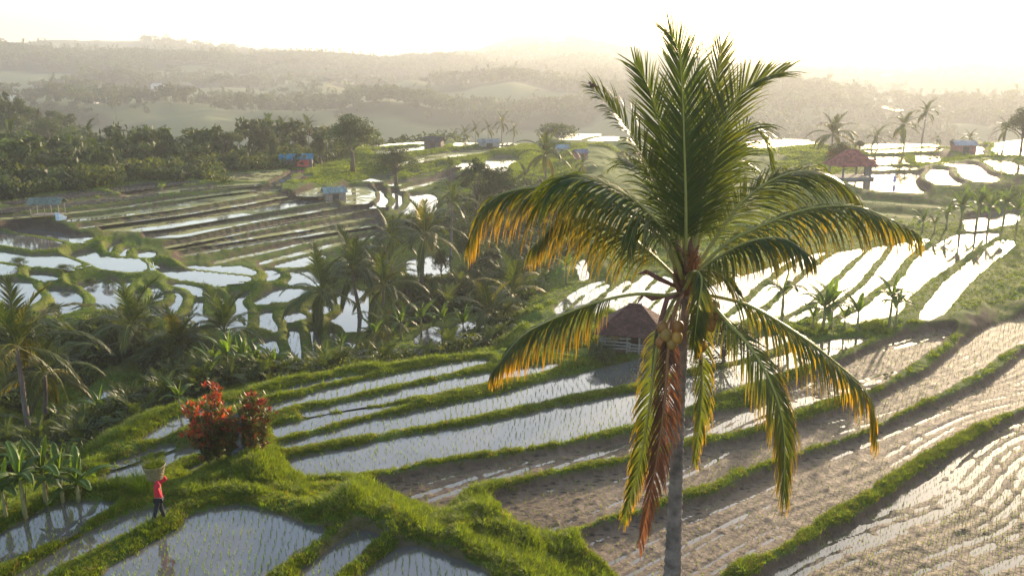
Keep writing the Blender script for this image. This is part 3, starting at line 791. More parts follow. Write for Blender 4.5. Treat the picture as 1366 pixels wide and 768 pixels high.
def height(x, y):
    r, a = math.hypot(x, y), math.atan2(x, y)
    i = int(np.clip(np.searchsorted(RR, r)-1, 0, NR-2)); j = int(np.clip(np.searchsorted(AZ, a)-1, 0, NA-2))
    u = (r-RR[i])/(RR[i+1]-RR[i]); v = (a-AZ[j])/(AZ[j+1]-AZ[j])
    return float(ZZ[i, j]*(1-u)*(1-v)+ZZ[i+1, j]*u*(1-v)+ZZ[i, j+1]*(1-u)*v+ZZ[i+1, j+1]*u*v)
def heights(x, y):
    r, a = np.hypot(x, y), np.arctan2(x, y)
    i = np.clip(np.searchsorted(RR, r)-1, 0, NR-2); j = np.clip(np.searchsorted(AZ, a)-1, 0, NA-2)
    u = (r-RR[i])/(RR[i+1]-RR[i]); v = (a-AZ[j])/(AZ[j+1]-AZ[j])
    return ZZ[i, j]*(1-u)*(1-v)+ZZ[i+1, j]*u*(1-v)+ZZ[i, j+1]*(1-u)*v+ZZ[i+1, j+1]*u*v

# surface colours (real-world albedo)
gi = np.gradient(ZZ, axis=0)/np.maximum(np.gradient(RG, axis=0), 1e-6)
gj = np.gradient(ZZ, axis=1)/np.maximum(RG*np.gradient(AA, axis=1), 1e-6)
steep = np.hypot(gi, gj)
n = fbm(X*.5, Y*.5, 71, 4)[..., None]
n2 = fbm(X*.08, Y*.08, 72, 3)[..., None]
grass_c = np.array([.055, .105, .012])*(1-n) + np.array([.105, .165, .022])*n
grass_c = .8*grass_c*(1-.3*n2) + np.array([.12, .11, .03])*.3*n2
soil_c = np.array([.075, .05, .036])*(1-n) + np.array([.135, .09, .06])*n
mud_c = np.array([.085, .056, .038])*(1-n) + np.array([.18, .125, .086])*n
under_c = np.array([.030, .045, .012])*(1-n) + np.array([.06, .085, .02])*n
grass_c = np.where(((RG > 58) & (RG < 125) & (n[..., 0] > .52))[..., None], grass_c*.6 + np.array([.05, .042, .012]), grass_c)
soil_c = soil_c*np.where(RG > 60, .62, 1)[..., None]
wall = (soilw*sstep(steep, np.interp(RG, [40, 80], [.35, .12]), np.interp(RG, [40, 80], [.8, .4])))[..., None]
wall = np.maximum(wall, (.75*sstep(steep, .5, 1.0)*sstep(fbm(X*.9, Y*.9, 93, 3), .5, .62)*(RG < 60))[..., None])
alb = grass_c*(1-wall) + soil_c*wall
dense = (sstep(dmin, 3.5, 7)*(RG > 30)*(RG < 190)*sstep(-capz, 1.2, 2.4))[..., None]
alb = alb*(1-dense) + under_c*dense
fieldpatch = fbm(X*.006, Y*.010, 81, 3) + .22*np.exp(-((a_deg+24)/9)**2)*np.interp(RG, [380, 450, 850, 950], [0, 1, 1, 0])
fmix = sstep(fieldpatch, .49, .56)[..., None]
far_c = fmix*np.array([.12, .14, .06]) + (1-fmix)*np.array([.02, .03, .014])
fm = (farm*1.0)[..., None]
alb = alb*(1-fm) + far_c*fm
mm = mud[..., None]
alb = alb*(1-mm) + mud_c*mm
bench = np.isin(fid, [k for k, f in enumerate(fields) if f['kind'] == 'b'])
floor = ((fid >= 0) & (mud < .5) & ~bench)[..., None]
alb = np.where(floor, np.array([.10, .08, .055]), alb)
surf = np.zeros(X.shape+(3,))
surf[..., 0] = mud
P3 = np.stack([X, Y, ZZ], -1)
# rows run outwards, columns clockwise: flip so the normals face up
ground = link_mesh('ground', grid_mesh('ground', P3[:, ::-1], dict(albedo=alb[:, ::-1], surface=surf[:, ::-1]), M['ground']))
tag(ground, kind='structure')

def expand(P, e):
    Q0, Q1 = np.roll(P, 1, 0), np.roll(P, -1, 0)
    t = Q1-Q0
    t /= np.maximum(np.linalg.norm(t, axis=1, keepdims=True), 1e-9)
    nn = np.stack([t[:, 1], -t[:, 0]], 1)
    area = 0.5*np.sum(P[:, 0]*Q1[:, 1]-Q1[:, 0]*P[:, 1])
    return P + nn*e*(1 if area > 0 else -1)
def sheet(P, z, mat, name):
    n = len(P)
    me = bpy.data.meshes.new(name)
    area = 0.5*np.sum(P[:, 0]*np.roll(P[:, 1], -1)-np.roll(P[:, 0], -1)*P[:, 1])
    idx = list(range(n)) if area > 0 else list(range(n-1, -1, -1))
    me.from_pydata([(p[0], p[1], z) for p in P], [], [idx])
    me.materials.append(mat)
    return tag(link_mesh(name, me), kind='structure')
for k, f in enumerate(fields):
    far = np.hypot(*f['P'].mean(0))
    if f['kind'] == 'b': continue         # a dry grassed bench
    if f['kind'] == 'm':
        lift = {-212: .000, -152: -.006, -172: -.026, -192: -.023}.get(round(f['z']*100), -.02)
        sheet(expand(f['P'], .1), f['z']+lift, M['puddle'], 'puddle_water')
    elif f['v']:                           # a sheet that ends under the crests of its banks
        s = f['s']
        m = (own[s] == k) & (f['dv'] < f['grow']+.85)
        n_, m_ = m.shape
        q = m[:-1, :-1] & m[1:, :-1] & m[:-1, 1:] & m[1:, 1:]
        if not q.any(): continue
        idx = np.arange(n_*m_).reshape(n_, m_)
        Fq = np.stack([idx[:-1, :-1][q], idx[1:, :-1][q], idx[1:, 1:][q], idx[:-1, 1:][q]], -1)[:, ::-1]
        used, inv = np.unique(Fq, return_inverse=True)
        V_ = np.stack([X[s].ravel()[used], Y[s].ravel()[used], np.full(len(used), f['z'])], -1)
        tag(link_mesh('paddy_water', tri_mesh('paddy_water', V_, inv.reshape(Fq.shape), M['water'])), kind='structure')
    else:
        sheet(expand(f['P'], .1+far*(.0048 if P[:, 0].mean() < -8 and kind_w(f) else .0015)), f['z']+(0.0 if f['kind'] == 'w' else .01), M['water'] if f['kind'] == 'w' else M['rice'],
              'paddy_water' if f['kind'] == 'w' else 'rice_paddy')
# strips of open water along the front edge of some of the planted benches
for z, pts in ((-1.3, [(240,254.3,256.5),(300,249,251.3),(350,245.7,247.4)]), (-1.85, [(90,294,296),(137,290,292.3),(180,285,286.4)]), (-2.6, [(190,304.5,309),(240,298.5,302.3),(290,292,294.3),(330,285,286.6)]),
               (-2.6, [(372,272,278.8),(400,266.5,274.6),(425,264,271)]), (-3.0, [(193,315.3,316.8),(240,314,317.2),(280,307,309),(310,302,303)]), (-3.45, [(330,308.3,309.8),(400,294,295.6),(440,288,289.7)]), (-4.05, [(300,331,332.3),(365,320,321.8),(440,309,310.3)])):
    poly = [(x, a) for x, a, b in pts] + [(x, b) for x, a, b in reversed(pts)]
    sheet(chaikin(to_level(poly, z)), z+.03, M['water'], 'paddy_water')
for dist, poly in FARW:
    pts = [atd(x, y, dist) for x, y in poly]
    z = max(np.mean([p.z for p in pts]), max(height(p.x, p.y) for p in pts)+.6)
    sheet(chaikin(to_level(poly, z)), z, M['water'], 'far_water')
# ------------------------------------------------------------------ grass on the banks, seedlings in the fields
def tuft(name, n, h, spread, w, mat, lean=0.5, seed=0, seg=2, cmix=None):
    rd = random.Random(seed)
    b = MB()
    for i in range(n):
        a = rd.uniform(0, 2*math.pi)
        r = spread*math.sqrt(rd.random())
        p = Vector((r*math.cos(a), r*math.sin(a), -0.02))
        hh = h*rd.uniform(.55, 1.15)
        a2 = a + rd.uniform(-1, 1)
        d = Vector((math.cos(a2), math.sin(a2), 0))*lean*rd.uniform(.3, 1.3)
        s = Vector((-math.sin(a2), math.cos(a2), 0))*w*rd.uniform(.7, 1.2)
        k = rd.uniform(.75, 1.3)
        c = (k*rd.uniform(.85, 1.25), k, k*.9)
        m_ = p + (Vector((0, 0, 1))+d*.4)*hh*.55
        t = p + (Vector((0, 0, .92))+d)*hh
        b.add([p-s, p+s, m_+s*.75, m_-s*.75, t], [(0, 1, 2, 3), (3, 2, 4)], c)
    return b.mesh(name, mat)
def scatter(name, pts, scl, variants, kind='stuff', yaw=None, tilt=0.0, label=None):
    """one object: instances of the variants on a point cloud (geometry nodes)"""
    pts = np.asarray(pts, dtype=np.float32)
    me = bpy.data.meshes.new(name)
    me.vertices.add(len(pts))
    me.vertices.foreach_set('co', pts.ravel())
    me.attributes.new('sz', 'FLOAT', 'POINT').data.foreach_set('value', np.asarray(scl, dtype=np.float32))
    yw = rng.uniform(0, 6.283, len(pts)) if yaw is None else yaw
    rot = np.zeros((len(pts), 3), dtype=np.float32)
    rot[:, 2] = yw
    rot[:, 0] = rng.uniform(-tilt, tilt, len(pts)); rot[:, 1] = rng.uniform(-tilt, tilt, len(pts))
    me.attributes.new('rot', 'FLOAT_VECTOR', 'POINT').data.foreach_set('vector', rot.ravel())
    me.attributes.new('pick', 'INT', 'POINT').data.foreach_set('value', rng.integers(0, len(variants), len(pts)).astype(np.int32))
    o = link_mesh(name, me)
    ng = bpy.data.node_groups.new(name, 'GeometryNodeTree')
    ng.interface.new_socket('Geometry', in_out='INPUT', socket_type='NodeSocketGeometry')
    ng.interface.new_socket('Geometry', in_out='OUTPUT', socket_type='NodeSocketGeometry')
    gin, gout = ng.nodes.new('NodeGroupInput'), ng.nodes.new('NodeGroupOutput')
    join = ng.nodes.new('GeometryNodeJoinGeometry')
    def attr(nm, ty):
        a = ng.nodes.new('GeometryNodeInputNamedAttribute')
        a.data_type = ty
        a.inputs[0].default_value = nm
        return a.outputs[0]
    asz, arot, apick = attr('sz', 'FLOAT'), attr('rot', 'FLOAT_VECTOR'), attr('pick', 'INT')
    for i, vm in enumerate(variants):
        vo = bpy.data.objects.new(name+'_piece', vm)
        oi = ng.nodes.new('GeometryNodeObjectInfo')
        oi.inputs[0].default_value = vo
        oi.inputs[1].default_value = True
        ip = ng.nodes.new('GeometryNodeInstanceOnPoints')
        cmp_ = ng.nodes.new('FunctionNodeCompare')
        cmp_.data_type = 'INT'
        cmp_.operation = 'EQUAL'
        ng.links.new(apick, cmp_.inputs[2])
        cmp_.inputs[3].default_value = i
        ng.links.new(gin.outputs[0], ip.inputs['Points'])
        ng.links.new(cmp_.outputs[0], ip.inputs['Selection'])
        ng.links.new(oi.outputs['Geometry'], ip.inputs['Instance'])
        ng.links.new(arot, ip.inputs['Rotation'])
        ng.links.new(asz, ip.inputs['Scale'])
        ng.links.new(ip.outputs[0], join.inputs[0])
    ng.links.new(join.outputs[0], gout.inputs[0])
    md = o.modifiers.new('scatter', 'NODES')
    md.node_group = ng
    return tag(o, label, kind=kind)
def mix_pick(prob_mask, count, jit=True):
    """random ground points with probability weights over the polar cells"""
    area = RG*np.gradient(AA, axis=1)*np.gradient(RG, axis=0)
    w = (prob_mask*area).ravel()
    idx = rng.choice(w.size, count, p=w/w.sum())
    i, j = np.unravel_index(idx, X.shape)
    i = np.clip(i, 0, NR-2); j = np.clip(j, 0, NA-2)
    u, v = rng.random(count), rng.random(count)
    r = RR[i]*(1-u)+RR[i+1]*u; a = AZ[j]*(1-v)+AZ[j+1]*v
    x, y = r*np.sin(a), r*np.cos(a)
    return x, y, heights(x, y), i, j
inview = (np.abs(a_deg) < 34)
bank = (dmin > 0.02)*(1-mud)*(~farm)*inview
bank_soil = 1-0.95*soilw*sstep(steep, np.interp(RG, [40, 80], [.4, .12]), np.interp(RG, [40, 80], [.8, .35]))
bank_soil = bank_soil*np.where((RG > 60) & (soilw > .3), .12, 1)
short = [tuft('short_grass', 16, .12, .12, .009, M['grass'], .7, s) for s in range(4)]
long_ = [tuft('long_grass', 20, .34, .15, .011, M['grass'], .8, 10+s) for s in range(4)]
short += [tuft('short_grass', 12, .12, .12, .007, M['drygrass'], .9, 8)]
long_ += [tuft('weed', 9, .26, .12, .03, M['grass'], .9, 18)]
coarse = [tuft('coarse_grass', 12, .12, .20, .022, M['grass'], .7, 20+s) for s in range(3)]
clumpn = fbm(X*.7, Y*.7, 91, 2)
x, y, z, i, j = mix_pick(bank*bank_soil*(1-.75*sstep(fbm(X*.9, Y*.9, 93, 3), .5, .62))*(RG < 48)*np.clip(1.25-RG/50, .15, 1)*(dmin < 5), 150000)
sc_ = (0.55+0.75*rng.random(len(x)))*(0.75+0.5*clumpn[i, j])
scatter('bank_grass', np.stack([x, y, z], 1), sc_, short, tilt=.3)
x, y, z, i, j = mix_pick(bank*bank_soil*(RG < 60)*((dmin > .45)*1.0+.02)*(clumpn > .5)*np.clip(1.3-RG/60, .2, 1), 42000)
scatter('tall_grass', np.stack([x, y, z], 1), .5+.7*rng.random(len(x)), long_, tilt=.3)
x, y, z, i, j = mix_pick(bank*bank_soil*(RG > 42)*(RG < 172)*(dmin < 16), 100000)
scatter('terrace_grass', np.stack([x, y, z], 1), (.5+.7*rng.random(len(x)))*np.interp(RG[i, j], [45, 60, 110, 130, 165], [.7, .8, .9, 1.8, 2.4])*np.where((RG[i, j] > 58) & (RG[i, j] < 122) & (dmin[i, j] < 1.6), .85, 1), coarse, tilt=.3)

seedl = [tuft('rice_seedling', 5, .20, .02, .007, M['seedling'], .35, 30+s) for s in range(4)]
sp, ss, near_seed = [], [], []
def inside(P, x, y):
    return sdist(P, x, y) < -0.12
for f in fields:
    P = f['P']
    far = np.hypot(*P.mean(0))
    if far > 75 or f['kind'] in 'gb': continue
    step = .22 if far < 36 else (.33 if far < 50 else .5)
    th = R(8) if f['z'] < .2 and P[:, 0].mean() < 2 else R(36)
    c = P.mean(0)
    ext = np.abs(P-c).max()*1.5
    g = np.arange(-ext, ext, step)
    U, V = np.meshgrid(g, g)
    U = U + rng.normal(0, step*.12, U.shape) + (vnoise(U*.3, V*.3, 9)-.5)*.5
    V = V + rng.normal(0, step*.12, V.shape) + (vnoise(U*.3, V*.3, 8)-.5)*.7
    x = c[0]+U*math.cos(th)-V*math.sin(th); y = c[1]+U*math.sin(th)+V*math.cos(th)
    k = inside(P, x, y) & (y > 11) & (np.abs(np.arctan2(x, y)) < R(33)) & (rng.random(x.shape) < .93)
    x, y = x[k], y[k]
    z = np.full(x.shape, f['z'])-.01
    if f['kind'] == 'm': z = heights(x, y)
    s = (.6+.6*rng.random(len(x)))*(.85 if f['kind'] == 'm' else 1.0)*(1.0 if far < 40 else 1.15)
    sp.append(np.stack([x, y, z], 1)); ss.append(s)
sp, ss = np.concatenate(sp), np.concatenate(ss)
# the 300 largest in the picture stand singly, the rest are one mass
dist = sp[:, 0]**2 + sp[:, 1]**2
vis = (np.abs(np.arctan2(sp[:, 0], sp[:, 1])) < R(28)) & (sp[:, 1] > 25.3) & (sp[:, 0] < 0) & (sp[:, 2] < .05) & (sp[:, 2] > -.2)
cand = np.where(vis)[0]
cand = cand[np.argsort(dist[cand])][:300]
for q in cand:
    o = link_mesh('rice_seedling', seedl[q % 4], None, tuple(sp[q]), (0, 0, q*1.7), (float(ss[q]),)*3)
    tag(o, 'young pale green rice seedling among the nearest ones in the flooded pond below the person', 'rice seedling', 'nearest rice seedlings')
rest = np.ones(len(sp), bool)
rest[cand] = False
scatter('rice_seedlings', sp[rest], ss[rest], seedl, tilt=.12)

# ------------------------------------------------------------------ palms
def frond_parts(P, rad0, n, Lmax, droop, hint, side_w, tcol=None, seed=0, seg=3, start=.15, end=1.0, ragged=.12, up=.25, tipfac=.55, gap=0.0):
    """P: spine points; returns (MB spine, MB leaflets)"""
    rd = random.Random(seed)
    P = [Vector(p) for p in P]
    # Catmull-Rom resample
    Q = [P[0]*2-P[1]] + P + [P[-1]*2-P[-2]]
    pts = []
    for i in range(1, len(Q)-2):
        for s in range(8):
            t = s/8
            a, b, c, d = Q[i-1], Q[i], Q[i+1], Q[i+2]
            pts.append(.5*((2*b)+(c-a)*t+(2*a-5*b+4*c-d)*t*t+(3*b-a-3*c+d)*t**3))
    pts.append(P[-1])
    cum = [0]
    for i in range(1, len(pts)): cum.append(cum[-1]+(pts[i]-pts[i-1]).length)
    L = cum[-1]
    def pos(t):
        s = t*L
        lo = 0
        for i in range(1, len(cum)):
            if cum[i] >= s or i == len(cum)-1:
                k = (s-cum[i-1])/max(cum[i]-cum[i-1], 1e-9)
                return pts[i-1].lerp(pts[i], k), (pts[i]-pts[i-1]).normalized()
    sb, lb = MB(), MB()
    m_ = max(8, len(P)*3) if seg > 2 else 6
    sp_ = [pos(k/m_)[0] for k in range(m_+1)]
    sb.tube(sp_, [rad0*((1-k/m_)**.8)*.95+rad0*.06 for k in range(m_+1)], 6 if seg > 2 else 4, col=(1, 1, 1))
    hint = Vector(hint)
    for k in range(n):
        t = start+(end-start)*(k+.5)/n
        p, T = pos(t)
        N = hint - T*hint.dot(T)
        if N.length < .05: N = Vector((0, 0, 1))-T*T.z
        N.normalize()
        S = T.cross(N)
        for side in (-1, 1):
            if rd.random() < gap: continue
            q = (t-start)/(end-start)
            prof = (.45+.55*math.sin(math.pi*min(1, q*1.25+.12)/1.0) if q < .5 else 1-(q-.5)*2*(1-tipfac))
            l = Lmax*max(.18, prof)*rd.uniform(1-ragged, 1+ragged*.6)
            ang = R(38+ 32*q + rd.uniform(-5, 5))
            d = (S*side*math.cos(ang)+T*math.sin(ang)+N*(up+rd.uniform(-.12, .12))).normalized()
            w = side_w*(.8+.4*math.sin(math.pi*q))
            cur = p.copy()
            vs, cols = [], []
            br = rd.random() < .07
            for s in range(seg+1):
                u = s/seg
                wv = (T - d*T.dot(d))
                if wv.length < .1: wv = N - d*N.dot(d)
                wv.normalize()
                ww = w*(.55+.45*min(1, u*3))*(1-u**2.2)+.0015
                c = tcol(q, u, side, rd) if tcol else (1, 1, 1)
                if s < seg:
                    vs += [cur-wv*ww, cur+wv*ww]; cols += [c, c]
                else:
                    vs.append(cur); cols.append(c)
                d = (d + Vector((0, 0, -1))*(droop*(1.6 if br and u > .3 else 1)*(0.35+u)/seg*1.7)).normalized()
                cur = cur + d*l/seg
            fs = [(2*s, 2*s+1, 2*s+3, 2*s+2) for s in range(seg-1)] + [(2*seg-2, 2*seg-1, 2*seg)]
            lb.add(vs, fs, cols)
    return sb, lb

def arc_spine(L, e0, bend, n=7):
    p, pts, e = Vector((0, 0, 0)), [Vector((0, 0, 0))], e0
    for i in range(n):
        e = e0 - bend*((i+.5)/n)**1.15
        p = p + Vector((math.cos(e), 0, math.sin(e)))*L/n
        pts.append(p.copy())
    return pts
def col_green(q, u, side, rd):
    k = rd.uniform(.8, 1.2)
    return (k*(1+.25*u), k, k)
def col_gold(q, u, side, rd):
    k = rd.uniform(.8, 1.25)
    return (k*(1.6+1.6*u), k*(1.2+.4*u), k*.8)
def col_dead(q, u, side, rd):
    k = rd.uniform(.7, 1.2)
    return (k*2.4, k*1.05, k*1.2)
SPEC = [('erect', R(82), R(48), .35, .95), ('high', R(62), R(80), .55, 1.0), ('level', R(34), R(85), .9, 1.05), ('low', R(4), R(72), 1.3, 1.0), ('hang', R(-35), R(48), 1.6, .9)]
FRONDS = {}
for res, nl, seg, w in (('near', 40, 3, .035), ('mid', 26, 2, .05), ('far', 15, 2, .085)):
    for nm, e0, bend, dr, ls in SPEC:
        for colr in ('green', 'gold'):
            sb, lb = frond_parts(arc_spine(4.0*ls, e0, bend), .045, nl, 1.05, dr, (0, 0, 1) if e0 < R(75) else (-1, 0, .3), w,
                                 col_green if colr == 'green' else col_gold, seed=len(FRONDS), seg=seg)
            b = MB()
            b.add(sb.v, sb.f, (3.2, 2.2, 1.5)); b.add(lb.v, lb.f, lb.c)
            FRONDS[res, nm, colr] = b.mesh('frond', M['palmfar'])
def trunk_mesh(r0=.17, r1=.10, n=8, rings=14, bend=.0, seed=1):
    rd = random.Random(seed)
    b = MB()
    pts, rad = [], []
    for i in range(rings*2+1):
        t = i/(rings*2)
        pts.append((bend*math.sin(t*math.pi*.5)**2, rd.uniform(-.01, .01), t))
        rad.append((r0*(1-t)**1.5*.5 + r0*.6*(1-t)+r1*t)*(1.04 if i % 2 else .97)+(.1*max(0, 1-t*12)))
    b.tube(pts, rad, n)
    return b.mesh('trunk', M['bark'], True)
TRUNK = [trunk_mesh(bend=bd, seed=s) for s, bd in enumerate((0, .35, -.4))]
def palm(px, py, dist, size, label, res='mid', nfr=16, gold=.12, group=None, up=1.0, lean=0, z0=None, cat='palm'):
    """crown centre on the photograph's ray at that distance; the trunk goes down to the ground there"""
    top_ = atd(px, py, dist)
    gz = height(top_.x, top_.y) if z0 is None else z0
    h = max(1.0, top_.z-gz)
    root = tag(empty('palm_tree', (top_.x-lean, top_.y, gz-.1), 0), label, cat, group)
    rd = random.Random(int(px*13+py))
    tk = random.Random(int(px)).randrange(3) if lean == 0 else 0
    off = {0: 0, 1: .35, 2: -.4}[tk]
    tr = link_mesh('trunk', TRUNK[tk], root, scale=(size, size, h+.1))
    if lean:
        tr.rotation_euler = (0, math.atan2(lean, h), 0)
    cx = off*size + lean
    n = nfr
    for k in range(n):
        q = (k+.5)/n
        nm = 'erect' if q < .18*up else 'high' if q < .42*up else 'level' if q < .68*up+.0 else 'low' if q < .88 else 'hang'
        colr = 'gold' if (rd.random() < gold*(2.0 if nm in ('low', 'hang') else .6)) else 'green'
        rz = k*2.39996 + rd.uniform(-.25, .25)
        s = size*rd.uniform(.85, 1.12)
        link_mesh('frond', FRONDS[res, nm, colr], root, (cx, 0, h+.05), (rd.uniform(-.12, .12), 0, rz), (s, s, s))
    return root

# ------------------------------------------------------------------ broadleaf trees
def leaf_cards(centres, radii, n, size, seed, col=(1, 1, 1), flat=.75, mat=None, name='crown'):
    g = np.random.default_rng(seed)
    centres = np.array(centres); radii = np.array(radii)
    w = radii**2; pick = g.choice(len(centres), n, p=w/w.sum())
    d = g.normal(size=(n, 3)); d /= np.linalg.norm(d, axis=1, keepdims=True)
    rr = g.uniform(.45, 1.08, n)**.6
    p = centres[pick] + d*(radii[pick]*rr)[:, None]*np.array([1, 1, flat])
    nrm = d + g.normal(scale=.7, size=(n, 3)); nrm /= np.linalg.norm(nrm, axis=1, keepdims=True)
    a = np.cross(nrm, g.normal(size=(n, 3))); a /= np.linalg.norm(a, axis=1, keepdims=True)
    b = np.cross(nrm, a)
    s = (size*g.uniform(.6, 1.4, n))[:, None]
    V = np.stack([p-a*s, p-b*s*.45, p+a*s, p+b*s*.45], 1).reshape(-1, 3)
    Fc = np.arange(n*4).reshape(n, 4)
    base = g.uniform(.75, 1.3, len(centres))[pick]
    tc = (base*g.uniform(.7, 1.35, n))[:, None]*np.array(col)*np.array([1, 1, 1])
    tc = np.repeat(tc, 4, 0)
    return tri_mesh(name, V, Fc, mat or M['leaf'], tc)
def tree_proto(kind, seed, n, size):
    rd = random.Random(seed)
    b = MB()
    H = 1.0
    cs, rs = [], []
    if kind == 'round': nb, spread, base, rad = 9, .34, .45, .20
    elif kind == 'tall': nb, spread, base, rad = 8, .18, .35, .15
    elif kind == 'flat': nb, spread, base, rad = 11, .50, .62, .17
    elif kind == 'open': nb, spread, base, rad = 9, .36, .40, .12
    else: nb, spread, base, rad = 8, .42, .18, .24        # bush
    b.tube([(0, 0, -.03), (rd.uniform(-.02, .02), .01, base*.6), (rd.uniform(-.03, .03), 0, base), (0, 0, base+.25)], [.035, .026, .022, .008], 7)
    for k in range(nb):
        a = k*2.4 + rd.uniform(-.4, .4)
        r = spread*math.sqrt((k+.4)/nb)*rd.uniform(.75, 1.1)
        z = base + (1-base-rad*.8)*(1-((k+.4)/nb)**1.5*.9)*rd.uniform(.7, 1.1)
        if kind == 'flat': z = rd.uniform(.72, .88)
        if kind == 'tall': z = base + (1-base-rad)*(k+.5)/nb
        c = Vector((r*math.cos(a), r*math.sin(a), z))
        zb = min(base*rd.uniform(.55, 1.0), c.z*.8)
        b.tube([(0, 0, zb), (c.x*.45, c.y*.45, zb+(c.z-zb)*.6), tuple(c)], [.017, .010, .004], 5)
        cs.append(tuple(c)); rs.append(rad*rd.uniform(.7, 1.2))
        cs.append((c.x+rd.uniform(-.1, .1), c.y+rd.uniform(-.1, .1), c.z+rd.uniform(-.06, .08))); rs.append(rad*rd.uniform(.4, .7))
    return b.mesh('trunk', M['wood'], True), leaf_cards(cs, rs, n, size, seed)
TREES = {}
for kd in ('round', 'tall', 'flat', 'open', 'bush'):
    for v in range(2):
        TREES[kd, v, 'near'] = tree_proto(kd, 100+v*7+len(kd), 5200, .018)
        TREES[kd, v, 'far'] = tree_proto(kd, 200+v*5+len(kd), 1500, .032)
def tree(px, py_top, py_base, dist, kind, label, res='far', v=None, cat='tree', wide=1.0, group=None, name=None):
    """stands at that distance; its height is what the two rays span"""
    t_, b_ = atd(px, py_top, dist), atd(px, py_base, dist)
    gz = height(b_.x, b_.y)
    h = t_.z - gz
    h = max(h, 1.0)
    v = random.randrange(2) if v is None else v
    root = tag(empty(name or ('bush' if kind == 'bush' else 'broadleaf_tree'), (b_.x, b_.y, gz-.1), random.uniform(0, 6.28)), label, cat, group)
    tm, cm = TREES[kind, v, res]
    w = h*wide
    link_mesh('trunk', tm, root, scale=(w, w, h)); link_mesh('crown', cm, root, scale=(w, w, h))
    return root

# ------------------------------------------------------------------ bananas
def banana_leaf(L, W, e0, bend, seed, torn=.2, fold=.35):
    rd = random.Random(seed)
    n = 15
    sp_ = arc_spine(L, e0, bend, n)
    b = MB()
    b.tube(sp_[:n-1], [.035*(1-i/n)+.006 for i in range(n-1)], 5, col=(1.6, 1.25, .9))
    for side in (-1, 1):
        k = 2
        while k < n:
            ln = rd.choice((1, 2, 3)) if rd.random() > torn else 1
            e = min(n, k+ln)
            vs, cols = [], []
            dz = rd.uniform(-.05, .12)
            for i in range(k, e+1):
                q = (i-1)/(n-1)
                w = W*.5*(math.sin(math.pi*min(1, .08+q*.92))**.55 if q < 1 else .02)
                p = sp_[i]
                T = (sp_[min(i+1, n)]-sp_[i-1]).normalized()
                N = Vector((-T.z, 0, T.x))
                inner = p
                mid = p + Vector((0, side*w*.55, 0)) + N*w*(fold*.3)
                sh = T*w*.18 if (i == e and ln < 3) else Vector((0, 0, 0))
                out_ = p + Vector((0, side*w*(.98-abs(dz)), 0)) - N*w*(dz+.15) - sh
                vs += [inner, mid, out_]
                c = rd.uniform(.85, 1.15)
                cols += [(c, c, c), (c, c*1.02, c), (c*1.1, c, c*.8)]
            m_ = e-k
            fs = []
            for i in range(m_):
                for j in (0, 1):
                    a = i*3+j
                    fs.append((a, a+1, a+4, a+3) if side > 0 else (a+3, a+4, a+1, a))
            b.add(vs, fs, cols)
            k = e
    return b.mesh('leaf', M['banana'])
BLEAF = [banana_leaf(2.2, .52, R(74), R(62), 1, .3), banana_leaf(2.3, .54, R(58), R(100), 2, .8), banana_leaf(2.2, .52, R(38), R(105), 3, 1), banana_leaf(1.9, .5, R(85), R(14), 4, 0), banana_leaf(2.1, .5, R(20), R(90), 5, 1)]
def stem_mesh():
    b = MB()
    b.tube([(0, 0, -.03), (0, 0, .3), (.01, 0, .7), (0, 0, 1.02)], [.13, .11, .085, .05], 9, col=(1, 1, 1))
    b.tube([(.03, .03, -.02), (.1, .06, .5), (.16, .08, .75)], [.05, .04, .01], 5, col=(.8, .6, .5))
    return b.mesh('stem', M['stem'], True)
BSTEM = stem_mesh()
def banana(px, py, z, stem_h, size, label, n=8, group=None, seed=None, dist=None, upr=.4):
    """foot of the stem on the photograph's ray"""
    p = at(px, py, z) if dist is None else atd(px, py, dist)
    gz = height(p.x, p.y)
    if dist is None:                       # slide to where the ray really meets the ground
        for _ in range(6):
            p = at(px, py, gz); gz = .5*gz+.5*height(p.x, p.y)
    rd = random.Random(seed if seed is not None else int(px+py*3))
    root = tag(empty('banana_plant', (p.x, p.y, height(p.x, p.y)-.04)), label, 'banana plant', group)
    link_mesh('stem', BSTEM, root, scale=(size, size, stem_h))
    for k in range(n):
        q = k/n
        m_ = BLEAF[3] if k == 0 else BLEAF[0] if q < upr else BLEAF[1] if q < .65 else BLEAF[2] if q < .88 else BLEAF[4]
        s = size*rd.uniform(.8, 1.1)
        link_mesh('leaf', m_, root, (0, 0, stem_h*(1-.06*q)), (rd.uniform(-.1, .1), 0, k*2.4+rd.uniform(-.4, .4)), (s, s, s))
    return root
# ------------------------------------------------------------------ the tall coconut palm in front
D0 = 16.6
def hp(px, py, dd=0): return atd(px, py, D0+dd)
crown = hp(914, 372)
foot = hp(896, 768)
gx, gy = foot.x-.06, foot.y
gz = height(gx, gy)
coco = tag(empty('coconut_palm', (gx, gy, gz)), 'tall coconut palm with a full crown and nuts, rising in front of everything else', 'palm')
O = Vector((gx, gy, gz))
def hbuild(mb, name, mat, smooth=True, parent=None, label=None):
    mb.v = [tuple(Vector(v)-O) for v in mb.v]
    o = mb.build(name, mat, parent or coco, smooth)
    if label: o['label'] = label
    return o
b = MB()
path = [Vector((gx, gy, gz-.2)), Vector((gx+.0, gy, gz+2.2)), hp(897, 768), hp(901, 660), hp(905, 560), hp(910, 470), hp(914, 400), hp(916, 350)]
pts, rad, cols = [], [], []
N_ = 210
for i in range(N_+1):
    t = i/N_*(len(path)-1)
    k = min(int(t), len(path)-2)
    u = t-k
    p = path[k].lerp(path[k+1], u)
    pts.append(p)
    q = i/N_
    r = .20*(1-q)**3 + .118 - .026*q
    rad.append(r*(1.075 if i % 3 == 0 else .97) + random.uniform(-.0015, .0015))
